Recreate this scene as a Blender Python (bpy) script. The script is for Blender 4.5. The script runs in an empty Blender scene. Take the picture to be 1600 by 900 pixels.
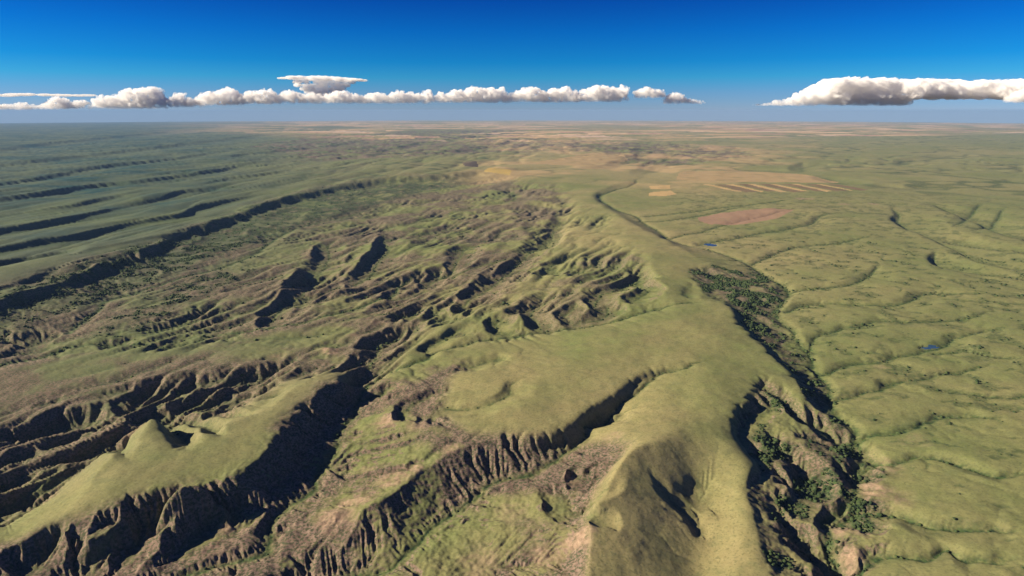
import bpy, math, random
import numpy as np
from mathutils import Vector

# ------------------------------------------------------------------ camera, sky, sun, exposure
CAM_H = 800.0                      # metres above the grassy divide
EARTH = 6.371e6
PITCH = math.radians(15.9)
FPX = 978.0                        # focal length in photo pixels (1600 wide) = 22 mm on 36 mm
SUN_EL, SUN_AZ = 24.5, -95.0       # azimuth measured from +Y (view direction), negative = to the west of it

sc = bpy.context.scene
COL = sc.collection
cam = bpy.data.cameras.new('camera')
cam.sensor_width = 36.0
cam.lens = 22.0
cam.clip_start = 1.0
cam.clip_end = 400000.0
camo = bpy.data.objects.new('camera', cam)
camo.location = (0, 0, CAM_H)
camo.rotation_euler = (math.radians(90) - PITCH, 0, 0)
COL.objects.link(camo)
sc.camera = camo

world = bpy.data.worlds.new('World')
sc.world = world
world.use_nodes = True
wn, wl = world.node_tree.nodes, world.node_tree.links
wn.clear()
w_out = wn.new('ShaderNodeOutputWorld')
w_bg = wn.new('ShaderNodeBackground')
w_sky = wn.new('ShaderNodeTexSky')
w_sky.sky_type = 'NISHITA'
w_sky.sun_disc = False
w_sky.sun_elevation = math.radians(SUN_EL)
w_sky.sun_rotation = math.radians(SUN_AZ)
w_sky.altitude = 1500.0
w_sky.air_density = 1.0
w_sky.dust_density = 0.3
w_sky.ozone_density = 4.0
w_tc = wn.new('ShaderNodeTexCoord')
w_add = wn.new('ShaderNodeVectorMath')          # the true horizon dips 0.9 degrees seen from this height
w_add.operation = 'ADD'
w_add.inputs[1].default_value = (0, 0, 0.017)
w_sep = wn.new('ShaderNodeSeparateXYZ')
w_map = wn.new('ShaderNodeMapRange')
w_map.inputs[1].default_value = -0.02
w_map.inputs[2].default_value = 0.18
w_ramp = wn.new('ShaderNodeValToRGB')           # polarised slide-film sky: deep blue aloft, pale toward the horizon
_re = w_ramp.color_ramp.elements
_re[0].position = 0.08; _re[0].color = (0.54, 0.62, 0.95, 1)
_re[1].position = 1.0; _re[1].color = (0.012, 0.17, 0.62, 1)
for _p, _c in ((0.22, (0.36, 0.62, 0.98, 1)), (0.33, (0.13, 0.65, 1.0, 1)), (0.44, (0.04, 0.54, 1.0, 1)), (0.65, (0.016, 0.40, 0.95, 1)), (0.86, (0.014, 0.25, 0.80, 1))):
    _e = _re.new(_p); _e.color = _c
for _e in _re:
    _e.color = (*[v * 0.9 for v in _e.color[:3]], 1)
w_mul = wn.new('ShaderNodeMix'); w_mul.data_type = 'RGBA'; w_mul.blend_type = 'MULTIPLY'; w_mul.inputs[0].default_value = 1.0
w_bg.inputs['Strength'].default_value = 0.05
wl.new(w_tc.outputs['Generated'], w_add.inputs[0])
wl.new(w_add.outputs[0], w_sky.inputs['Vector'])
wl.new(w_tc.outputs['Generated'], w_sep.inputs[0])
wl.new(w_sep.outputs[2], w_map.inputs[0])
wl.new(w_map.outputs[0], w_ramp.inputs[0])
wl.new(w_sky.outputs[0], w_mul.inputs[6])
wl.new(w_ramp.outputs[0], w_mul.inputs[7])
wl.new(w_mul.outputs[2], w_bg.inputs['Color'])
wl.new(w_bg.outputs[0], w_out.inputs['Surface'])

sun = bpy.data.lights.new('sun', 'SUN')
sun.energy = 5.0
sun.angle = math.radians(0.5)
sun.color = (1.0, 0.86, 0.66)
suno = bpy.data.objects.new('sun', sun)
COL.objects.link(suno)
_a, _e = math.radians(SUN_AZ), math.radians(SUN_EL)
SUN_DIR = Vector((math.sin(_a) * math.cos(_e), math.cos(_a) * math.cos(_e), math.sin(_e)))
suno.rotation_euler = SUN_DIR.to_track_quat('Z', 'Y').to_euler()

sc.view_settings.view_transform = 'Standard'
sc.view_settings.look = 'None'
sc.view_settings.exposure = 1.18
sc.view_settings.gamma = 1.0
sc.view_settings.use_curve_mapping = False
sc.render.engine = 'CYCLES'
sc.cycles.max_bounces = 16
sc.cycles.diffuse_bounces = 3
sc.cycles.volume_bounces = 16
sc.cycles.use_denoising = True

# ------------------------------------------------------------------ maths helpers
F = np.float32
CP, SP = math.cos(PITCH), math.sin(PITCH)

def ground(px, py, z=0.0):
    """where the sight line through a photo pixel meets the level z (curved earth) -> world x, y"""
    sx, sy = (px - 800.0) / FPX, (450.0 - py) / FPX
    dx, dy, dz = sx, CP + sy * SP, -SP + sy * CP
    dz = min(dz, -1e-4)
    k = (dx * dx + dy * dy) / (2 * EARTH)
    # CAM_H + dz t = z - k t^2
    disc = dz * dz - 4 * k * (CAM_H - z)
    t = (-dz - math.sqrt(disc)) / (2 * k) if disc > 0 else -dz / (2 * k)
    return dx * t, dy * t

def spline(pts, step=3):
    """Catmull-Rom through rows of numbers"""
    P = np.array(pts, float)
    if len(P) < 3:
        t = np.linspace(0, 1, 8)[:, None]
        return P[0] * (1 - t) + P[1] * t
    Q = np.vstack([2 * P[0] - P[1], P, 2 * P[-1] - P[-2]])
    out = []
    for i in range(1, len(Q) - 2):
        n = max(2, int(step))
        for t in np.linspace(0, 1, n, endpoint=False):
            a, b, c, d = Q[i - 1], Q[i], Q[i + 1], Q[i + 2]
            out.append(0.5 * (2 * b + (c - a) * t + (2 * a - 5 * b + 4 * c - d) * t * t + (3 * b - a - 3 * c + d) * t ** 3))
    out.append(P[-1])
    return np.array(out)

def hash2(ix, iy, seed):
    h = (ix.astype(np.int64) * 374761393 + iy.astype(np.int64) * 668265263 + seed * 974711) & 0xffffffff
    h = ((h ^ (h >> 13)) * 1274126177) & 0xffffffff
    h = h ^ (h >> 16)
    return h

def perlin(x, y, seed=0):
    x0 = np.floor(x); y0 = np.floor(y)
    fx = (x - x0).astype(F); fy = (y - y0).astype(F)
    ix = x0.astype(np.int64); iy = y0.astype(np.int64)
    def g(ax, ay, ddx, ddy):
        a = (hash2(ax, ay, seed) & 1023).astype(F) * F(2 * math.pi / 1024)
        return np.cos(a) * ddx + np.sin(a) * ddy
    u = fx * fx * fx * (fx * (fx * 6 - 15) + 10)
    v = fy * fy * fy * (fy * (fy * 6 - 15) + 10)
    a = g(ix, iy, fx, fy); b = g(ix + 1, iy, fx - 1, fy)
    c = g(ix, iy + 1, fx, fy - 1); d = g(ix + 1, iy + 1, fx - 1, fy - 1)
    return ((a + u * (b - a)) * (1 - v) + (c + u * (d - c)) * v) * F(1.5)

def smooth(e0, e1, v):
    t = np.clip((v - e0) / (e1 - e0), 0, 1)
    return t * t * (3 - 2 * t)

# ------------------------------------------------------------------ terrain grid (finer where it is nearer)
NX = 1260
U0, U1 = -1.22, 1.22
us = np.linspace(U0, U1, NX)
ys = [540.0]
while ys[-1] < 103000:
    y = ys[-1]
    ys.append(y + min((CAM_H ** 2 + y * y) / (CAM_H * 626.0) * (0.72 if y < 2600 else 0.45) + (1.5 if y < 900 else 0), 0.0088 * y))
ys = np.array(ys)
NY = len(ys)
X = (ys[:, None] * us[None, :])
Y = np.repeat(ys[:, None], NX, 1)
print('terrain grid', NX, NY, NX * NY * 2)

# ------------------------------------------------------------------ landform skeleton: lines (photo px, photo py, level) turned into ground lines
# a number after a pair repeats the level of the one before
LINES = {
 'escarp_rim': [(-60,480,4),(0,460,4),(60,441,5),(130,420,5),(180,400,6),(235,384,6),(290,356,6),(340,343,6),(400,324,6),(430,310,9),(520,290,11),(600,277,12),(690,272,12),(750,266,9),(800,270,2)],
 'escarp_toe': [(-60,545,-72),(0,515,-70),(60,485,-68),(130,462,-66),(200,440,-64),(250,428,-62),(300,402,-60),(360,385,-58),(420,362,-56),(470,345,-52),(560,320,-48),(650,303,-52),(740,288,-40),(790,282,-22)],
 'escarp_foot': [(-60,512,-50),(0,488,-50),(60,466,-48),(130,444,-46),(180,424,-46),(235,406,-44),(290,376,-44),(345,358,-46),(405,334,-48),(440,323,-52),(525,302,-52),(605,287.5,-50),(690,281,-44),(750,273,-32)],
 'basin_creek': [(-60,600,-92),(0,573,-90),(50,560,-89),(110,540,-87),(180,536,-86),(250,538,-85),(300,530,-84),(330,517,-82),(400,510,-80),(470,503,-78),(520,490,-76),(560,478,-74),(612,460,-72),(622,440,-70),(640,425,-66)],
 'toe_creek': [(100,520,-86),(120,503,-84),(150,485,-82),(165,470,-80),(240,448,-76),(290,432,-74),(340,416,-72),(400,396,-70),(425,372,-68),(470,356,-64),(550,331,-56),(612,316,-50)],
 'mesa_rim': [(545,592,-10),(520,596,-7),(500,610,-6),(484,630,-6),(455,652,-6),(430,690,-6),(395,724,-7),(378,741,-8),(330,761,-9),(250,784,-11),(180,799,-13),(100,816,-16),(60,834,-19),(0,858,-24),(-60,884,-30)],
 'mesa_back': [(60,828,-19),(110,800,-16),(150,740,-15),(172,716,-13),(185,702,-12),(196,712,-15),(215,690,-10),(238,653,5),(262,678,-10),(290,692,-12),(322,675,-9),(345,682,-12),(352,664,-10),(400,650,-9),(432,630,-9),(452,610,-11),(480,597,-12),(520,596,-7)],
 'mesa_top': [(120,806,-14),(200,750,-10),(300,720,-9),(380,690,-8),(440,640,-8)],
 'mesa_back_toe': [(0,820,-75),(60,775,-70),(110,742,-68),(150,705,-66),(180,684,-66),(205,668,-60),(225,640,-58),(258,655,-54),(285,672,-46),(325,664,-40),(345,668,-38),(352,652,-40),(400,638,-42),(440,606,-44),(470,580,-50),(530,570,-58)],
 'creek_b': [(1110,468,-4),(1040,480,-24),(960,501,-42),(860,513,-49),(760,531,-56),(690,547,-62),(640,570,-66),(592,583,-70),(572,602,-73),(560,622,-75),(537,665,-79),(506,720,-83),(490,757,-85),(450,800,-88),(426,824,-90),(421,850,-91),(405,871,-92),(340,887,-94),(250,908,-97),(150,940,-100)],
 'mesa_front_toe': [(545,640,-74),(500,700,-80),(470,755,-82),(420,790,-80),(390,815,-84),(320,860,-88),(220,905,-94),(100,950,-100),(-60,990,-105)],
 'creek_b_south': [(1090,478,0),(1000,500,-14),(900,522,-26),(820,545,-34),(740,565,-42),(690,580,-48),(640,610,-54),(600,640,-58),(575,680,-64),(550,720,-70),(530,770,-74),(500,800,-78)],
 'creek_b_north': [(1060,466,-4),(1000,462,-8),(950,468,-14),(900,476,-16),(840,488,-20),(790,500,-25),(740,506,-30),(690,514,-36),(640,530,-42),(600,545,-48),(580,560,-54)],
 'divide': [(935,316,2),(960,345,3),(985,380,3),(1000,415,2),(1030,450,2),(1060,475,2),(1080,520,2),(1090,560,1),(1100,620,0),(1110,660,0)],
 'ridge_d': [(1060,500,0),(980,530,-3),(900,560,-5),(840,590,-8),(800,620,-10),(780,650,-12)],
 'ridge_d_west': [(760,575,-22),(700,600,-32),(690,640,-32),(740,660,-16),(700,675,-22),(640,660,-32),(605,650,-36),(590,680,-42)],
 'rim_c': [(1112,558,-2),(1045,572,-5),(1000,586,-6),(960,613,-8),(925,636,-9),(890,662,-10),(860,678,-12),(800,684,-14),(740,689,-15),(712,704,-18),(680,722,-22),(650,738,-25),(610,773,-30),(570,791,-34),(552,806,-38),(545,835,-52),(520,865,-74)],
 'creek_c': [(1118,561,-4),(1062,577,-10),(1036,583,-14),(1004,597,-24),(986,620,-32),(968,640,-38),(926,662,-44),(918,690,-48),(880,706,-52),(830,735,-56),(790,747,-59),(745,771,-63),(715,791,-66),(680,816,-71),(660,836,-74),(640,856,-78),(600,886,-83),(550,898,-87),(470,915,-92)],
 'toe_c': [(880,696,-50),(820,728,-54),(770,742,-56),(730,765,-60),(700,788,-64),(670,812,-68),(640,838,-73),(590,868,-79),(540,880,-84)],
 'south_c': [(1080,590,-2),(1030,605,-6),(1010,640,-14),(985,660,-16),(950,676,-22),(930,700,-32),(890,718,-42)],
 'bench_d': [(620,690,-44),(610,730,-44),(560,760,-56),(530,800,-56),(520,830,-62),(470,860,-84)],
 'hill_e': [(1085,674,3),(1040,688,14),(992,698,26),(966,728,20),(942,772,10),(924,800,2),(917,830,-5),(920,878,-14),(925,940,-24)],
 'hill_e_west': [(962,716,-26),(935,742,-36),(905,770,-42),(868,790,-44),(885,812,-44),(904,830,-40)],
 'badland_e': [(850,745,-46),(800,775,-54),(850,820,-48),(820,850,-58),(760,830,-60),(700,860,-72),(760,890,-74),(880,880,-58)],
 'swale_e': [(1094,722,-34),(1114,752,-50),(1128,787,-60),(1122,832,-70),(1098,887,-80),(1085,940,-86)],
 'rim_f': [(1182,624,-6),(1160,640,-6),(1147,660,-6),(1146,684,-7),(1160,706,-8),(1180,735,-10),(1172,762,-12),(1170,790,-15),(1182,825,-22),(1200,862,-32),(1208,920,-44)],
 'toe_f': [(1196,640,-34),(1180,656,-40),(1170,682,-44),(1186,712,-48),(1206,742,-52),(1190,778,-52),(1196,806,-54),(1222,850,-60),(1240,900,-70)],
 'strip_f': [(1130,640,-2),(1120,690,-2),(1150,740,-8),(1155,800,-18),(1165,880,-36)],
 'finger_f': [(1178,590,-6),(1205,612,-14),(1240,644,-24),(1275,680,-40),(1300,705,-54)],
 'rim_g': [(1098,466,-2),(1138,480,-3),(1152,503,-3),(1182,533,-4),(1212,560,-5),(1242,590,-8),(1264,620,-16),(1288,655,-36)],
 'toe_g': [(1150,475,-30),(1178,492,-40),(1208,522,-46),(1238,552,-50),(1268,588,-54),(1290,622,-57),(1305,650,-60)],
 'slump_rim': [(1060,385,1),(1090,402,-3),(1120,418,-8),(1100,430,-6),(1085,448,-4),(1098,466,-2)],
 'slump': [(1150,432,-30),(1130,445,-32),(1130,462,-32),(1180,462,-42)],
 'valley_r': [(1005,275,-10),(990,287,-14),(955,297,-18),(940,311,-22),(1000,347,-28),(1060,378,-34),(1110,391,-38),(1150,402,-42),(1180,413,-44),(1208,431,-48),(1236,446,-50),(1238,458,-51),(1218,471,-52),(1206,484,-53),(1228,512,-55),(1248,540,-57),(1278,580,-60),(1296,616,-62),(1315,650,-64),(1338,682,-66),(1342,705,-67),(1345,732,-68),(1338,770,-70),(1312,800,-73),(1295,850,-77),(1285,900,-82),(1290,960,-88)],
 'rim_r': [(985,283,0),(950,292,1),(930,309,2),(992,350,1),(1052,380,1)],
 'plain_r': [(1060,345,-24),(1150,370,-30),(1230,400,-36),(1280,440,-42),(1290,500,-46),(1330,560,-50),(1370,640,-54),(1390,700,-56),(1400,780,-58),(1380,860,-64),(1380,940,-70)],
 'plain_r2': [(1250,310,-10),(1350,380,-22),(1450,440,-28),(1500,560,-32),(1560,680,-34),(1620,800,-36),(1640,900,-40)],
 'basin_mid': [(160,600,-78),(260,560,-76),(380,550,-72),(480,530,-68),(560,510,-62),(620,500,-56)],
 'basin_low': [(0,640,-84),(100,620,-80),(250,610,-76),(330,600,-70),(420,590,-64)],
 'basin_up': [(470,470,-70),(540,445,-68),(600,420,-64),(680,380,-56),(760,340,-44),(820,320,-30),(880,310,-12)],
 'basin_nw': [(560,350,-60),(640,330,-56),(720,310,-48),(800,295,-30)],
 'slope_w': [(940,340,-6),(920,380,-14),(900,420,-18),(880,450,-20)],
 'slope_w2': [(850,345,-30),(800,390,-36),(740,430,-44),(680,470,-52),(620,495,-56)],
}

for _nm, _f in (('creek_b', 0.8), ('mesa_front_toe', 0.78), ('creek_b_south', 0.85), ('bench_d', 0.88), ('valley_r', 0.8), ('toe_g', 0.62), ('toe_f', 0.82), ('plain_r', 0.82), ('plain_r2', 0.85), ('slump', 0.8)):
    LINES[_nm] = [(a, b, c * _f) for a, b, c in LINES[_nm]]

def world_line(pts, step=5):
    q = spline(pts, step)
    return np.array([(*ground(p[0], p[1], p[2]), p[2]) for p in q])

# ------------------------------------------------------------------ diffuse the levels between the lines
def row_of(y):
    return np.interp(y, ys, np.arange(NY))

DX, DY = (NX + 1) // 2, (NY + 1) // 2
def diffuse():
    acc = np.zeros((DY, DX)); cnt = np.zeros((DY, DX))
    for pts in LINES.values():
        w = world_line(pts, 40)
        for a, b in zip(w[:-1], w[1:]):
            ua, ub = (a[0] / a[1] - U0) / (U1 - U0) * (DX - 1), (b[0] / b[1] - U0) / (U1 - U0) * (DX - 1)
            ra, rb = row_of(a[1]) / 2, row_of(b[1]) / 2
            n = int(max(abs(ua - ub), abs(ra - rb)) * 1.5) + 1
            for t in np.linspace(0, 1, n):
                i, j = int(round(ua + (ub - ua) * t)), int(round(ra + (rb - ra) * t))
                if 0 <= i < DX and 0 <= j < DY:
                    acc[j, i] += a[2] + (b[2] - a[2]) * t; cnt[j, i] += 1
    yy = ys[::2][:DY]
    lam_row = 0.00004 + 0.02 * smooth(9800, 14000, yy) + 0.0004 * smooth(5500, 9000, yy)
    levels = []
    c, a = cnt, acc
    while min(c.shape) > 12:
        levels.append((c, a))
        H2, W2 = (c.shape[0] + 1) // 2, (c.shape[1] + 1) // 2
        cp = np.zeros((H2 * 2, W2 * 2)); ap = np.zeros((H2 * 2, W2 * 2))
        cp[:c.shape[0], :c.shape[1]] = c; ap[:c.shape[0], :c.shape[1]] = a
        c = cp.reshape(H2, 2, W2, 2).sum((1, 3)); a = ap.reshape(H2, 2, W2, 2).sum((1, 3))
    h = np.full(levels[-1][0].shape, -20.0)
    for k in range(len(levels) - 1, -1, -1):
        c, a = levels[k]
        if h.shape != c.shape:
            h = np.repeat(np.repeat(h, 2, 0), 2, 1)[:c.shape[0], :c.shape[1]]
        m = c > 0
        val = np.where(m, a / np.maximum(c, 1), 0)
        lam = np.interp(np.linspace(0, 1, c.shape[0]), np.linspace(0, 1, DY), lam_row)[:, None] * 4.0 ** k
        lam = np.minimum(lam, 1.0)
        for _ in range(60 if k else 110):
            p = np.pad(h, 1, mode='edge')
            n = (p[1:-1, :-2] + p[1:-1, 2:] + p[:-2, 1:-1] + p[2:, 1:-1]) / 4
            h = n * (1 - lam)          # eases back to level 0 far from any line
            h[m] = val[m]
    # upsample to the terrain grid
    jj = np.arange(NY) / 2.0; ii = np.arange(NX) / 2.0
    j0 = np.minimum(jj.astype(int), DY - 2); i0 = np.minimum(ii.astype(int), DX - 2)
    fj = np.clip(jj - j0, 0, 1)[:, None]; fi = np.clip(ii - i0, 0, 1)[None, :]
    A = h[j0][:, i0]; B = h[j0][:, i0 + 1]; C_ = h[j0 + 1][:, i0]; D = h[j0 + 1][:, i0 + 1]
    return (A * (1 - fi) + B * fi) * (1 - fj) + (C_ * (1 - fi) + D * fi) * fj

Z = diffuse()
def box_blur(a, r):
    for ax in (0, 1):
        p = np.concatenate([np.repeat(np.take(a, [0], ax), r, ax), a, np.repeat(np.take(a, [-1], ax), r + 1, ax)], ax)
        c = np.cumsum(p, ax)
        n = a.shape[ax]
        a = (np.take(c, np.arange(2 * r, 2 * r + n), ax) - np.concatenate([np.zeros_like(np.take(c, [0], ax)), np.take(c, np.arange(0, n - 1), ax)], ax)) / (2 * r + 1)
    return a
Z = box_blur(Z, 1)

def soften(names, reach, r):
    global Z
    zb_ = box_blur(box_blur(Z, r), r)
    m = np.zeros_like(Z)
    for nm in names:
        w = world_line(LINES[nm], 3)
        j0, j1 = np.searchsorted(ys, [w[:, 1].min() - 2 * reach, w[:, 1].max() + 2 * reach])
        x, y = X[j0:j1], Y[j0:j1]
        d = np.full(x.shape, 1e12)
        for a in w:
            d = np.minimum(d, (x - a[0]) ** 2 + (y - a[1]) ** 2)
        m[j0:j1] = np.maximum(m[j0:j1], np.exp(-d / reach ** 2))
    Z = Z * (1 - m) + zb_ * m
soften(['swale_e', 'divide', 'ridge_d', 'ridge_d_west', 'mesa_top', 'strip_f', 'plain_r', 'plain_r2', 'slope_w', 'slope_w2', 'basin_mid', 'basin_low', 'basin_up', 'basin_nw', 'south_c', 'badland_e', 'bench_d'], 70.0, 9)

soften(['swale_e'], 110.0, 14)

# ------------------------------------------------------------------ slow warp so that drawn lines wander
def fbm(x, y, wl, octs, seed, gain=0.5):
    s = np.zeros(np.shape(x), F); a = 1.0
    for o in range(octs):
        s += F(a) * perlin(x / wl + 17.3 * o, y / wl - 9.1 * o, seed + o)
        a *= gain; wl *= 0.5
    return s
_nf = 1 - smooth(1800, 4200, np.hypot(X, Y))
WX = X + _nf * (22 * fbm(X, Y, 160, 2, 3) + 5 * perlin(X / 34, Y / 34, 5)) + (1 - _nf) * 55 * fbm(X, Y, 900, 2, 13)
WY = Y + _nf * (22 * fbm(X, Y, 160, 2, 7) + 5 * perlin(X / 34, Y / 34, 9)) + (1 - _nf) * 55 * fbm(X, Y, 900, 2, 15)

MOIST = np.zeros_like(Z)           # creek-side green
def near(wline, reach):
    x0, x1 = wline[:, 0].min() - reach, wline[:, 0].max() + reach
    y0, y1 = wline[:, 1].min() - reach, wline[:, 1].max() + reach
    j0, j1 = np.searchsorted(ys, [max(y0, ys[0]), min(y1, ys[-1])])
    j1 = max(j1, j0 + 1)
    ua = min(x0 / ys[j0], x0 / ys[min(j1, NY - 1)]); ub = max(x1 / ys[j0], x1 / ys[min(j1, NY - 1)])
    i0, i1 = np.searchsorted(us, [ua, ub])
    return slice(j0, j1), slice(max(i0 - 1, 0), i1 + 1)

def line_dist(wline, sl, warp=True):
    """distance to a ground line, side (+ = to the right of its direction) and position 0..1 along it"""
    x = (WX if warp else X)[sl]; y = (WY if warp else Y)[sl]
    best = np.full(x.shape, 1e18); side = np.zeros(x.shape); par = np.zeros(x.shape)
    n = len(wline) - 1
    for k in range(n):
        ax, ay = wline[k, :2]; bx, by = wline[k + 1, :2]
        ex, ey = bx - ax, by - ay
        L2 = ex * ex + ey * ey + 1e-9
        t = np.clip(((x - ax) * ex + (y - ay) * ey) / L2, 0, 1)
        qx, qy = x - ax - t * ex, y - ay - t * ey
        d = qx * qx + qy * qy
        m = d < best
        best = np.where(m, d, best)
        side = np.where(m, qx * ey - qy * ex, side)
        par = np.where(m, (k + t) / n, par)
    return np.sqrt(best), np.sign(side), par

def carve(pts, depth, w_steep, w_soft, z=0.0, moist=0.0, taper=(0.25, 0.0), power=1.3):
    """cut a draw: pts run so that the steep wall is on the right-hand side of travel"""
    w = world_line([(p[0], p[1], p[2] if len(p) > 2 else z) for p in pts], 5)
    reach = 2.2 * max(w_steep, w_soft) + 40
    sl = near(w, reach)
    if sl[0].stop <= sl[0].start or sl[1].stop <= sl[1].start:
        return
    d, s, t = line_dist(w, sl)
    wd = np.where(s > 0, w_steep, w_soft) * (1 + 0.35 * perlin(X[sl] / 70, Y[sl] / 70, 201) * _nf[sl])
    amp = np.ones_like(t)
    if taper[0]: amp = amp * smooth(0, taper[0], t)
    if taper[1]: amp = amp * (1 - smooth(1 - taper[1], 1, t))
    wd = wd * (0.3 + 0.7 * np.sqrt(amp))
    # amplitude sampled at 4 % of the line at least, so the head still shows
    prof = np.clip(1 - d / (wd * 2), 0, 1)
    prof = prof ** power * (2 - prof ** power) if depth > 0 else prof * prof * (3 - 2 * prof)
    Z[sl] -= depth * amp * prof
    if moist:
        MOIST[sl] = np.maximum(MOIST[sl], moist * np.exp(-(d / (0.35 * min(w_steep, w_soft) + 9)) ** 2) * np.maximum(amp, 0.3))

BEDS = []
def bed(pts, depth, width, z=0.0, moist=1.0, taper=0.12):
    """a narrow incised creek bed lined with green"""
    w = world_line([(p[0], p[1], p[2] if len(p) > 2 else z) for p in pts], 6)
    sl = near(w, 60)
    if sl[0].stop <= sl[0].start or sl[1].stop <= sl[1].start:
        return
    d, s, t = line_dist(w, sl)
    c = np.maximum(Y[sl] * (U1 - U0) / NX, 1.0)
    wd = np.maximum(width * (1 + 0.5 * perlin(X[sl] / 60, Y[sl] / 60, 203)), 1.25 * c)
    amp = smooth(0, taper, t)
    Z[sl] -= depth * amp * np.clip(1.35 - d / wd, 0, 1)
    MOIST[sl] = np.maximum(MOIST[sl], moist * np.maximum(amp, 0.25) * np.exp(-(d / (wd * 1.3)) ** 2))

def bump(px, py, z, r, h, asp=1.0):
    x, y = ground(px, py, z)
    d2 = ((WX - x) ** 2 + ((WY - y) / asp) ** 2) / (r * r)
    Z[...] += h * np.exp(-d2)

# --- draws on the western upland (run from head to mouth; steep wall up-slope of them)
UP = [
 ([(400,228),(330,237),(280,245),(160,258),(60,275),(-20,285)], 45, 90, 260),
 ([(470,242),(390,254),(300,269),(220,280),(150,285),(70,298),(-20,309)], 55, 80, 260),
 ([(250,300),(180,306),(120,318),(30,328),(-20,334)], 30, 60, 200),
 ([(430,282),(370,290),(290,296),(260,305),(180,321),(110,336),(60,345),(-20,360)], 38, 60, 200),
 ([(440,298),(400,302),(350,311),(310,320),(290,332),(200,346),(120,366),(60,376),(-20,392)], 42, 55, 180),
 ([(140,382),(90,388),(40,396),(-20,408)], 30, 45, 120),
 ([(110,412),(80,422),(40,436),(-10,450)], 22, 30, 90),
 ([(330,350),(260,366),(190,380),(130,392)], 10, 40, 90),
 ([(560,255),(480,262),(420,268),(360,276)], 22, 80, 200),
 ([(600,236),(520,244),(430,252)], 30, 120, 300),
 ([(620,210),(540,222),(440,232),(380,240)], 40, 160, 400),
 ([(800,205),(740,212),(660,222),(600,232)], 45, 180, 420),
 ([(480,205),(400,212),(300,222),(180,236),(60,250),(-20,258)], 50, 200, 500),
 ([(320,200),(240,208),(120,220),(0,232)], 60, 300, 700),
 ([(860,214),(800,220),(760,228),(700,236)], 34, 140, 300),
]
for pts, dep, ws, wf in UP:
    carve(pts, dep * 1.15, ws * 0.55, wf * 1.1, z=0, taper=(0.35, 0.0))
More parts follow.
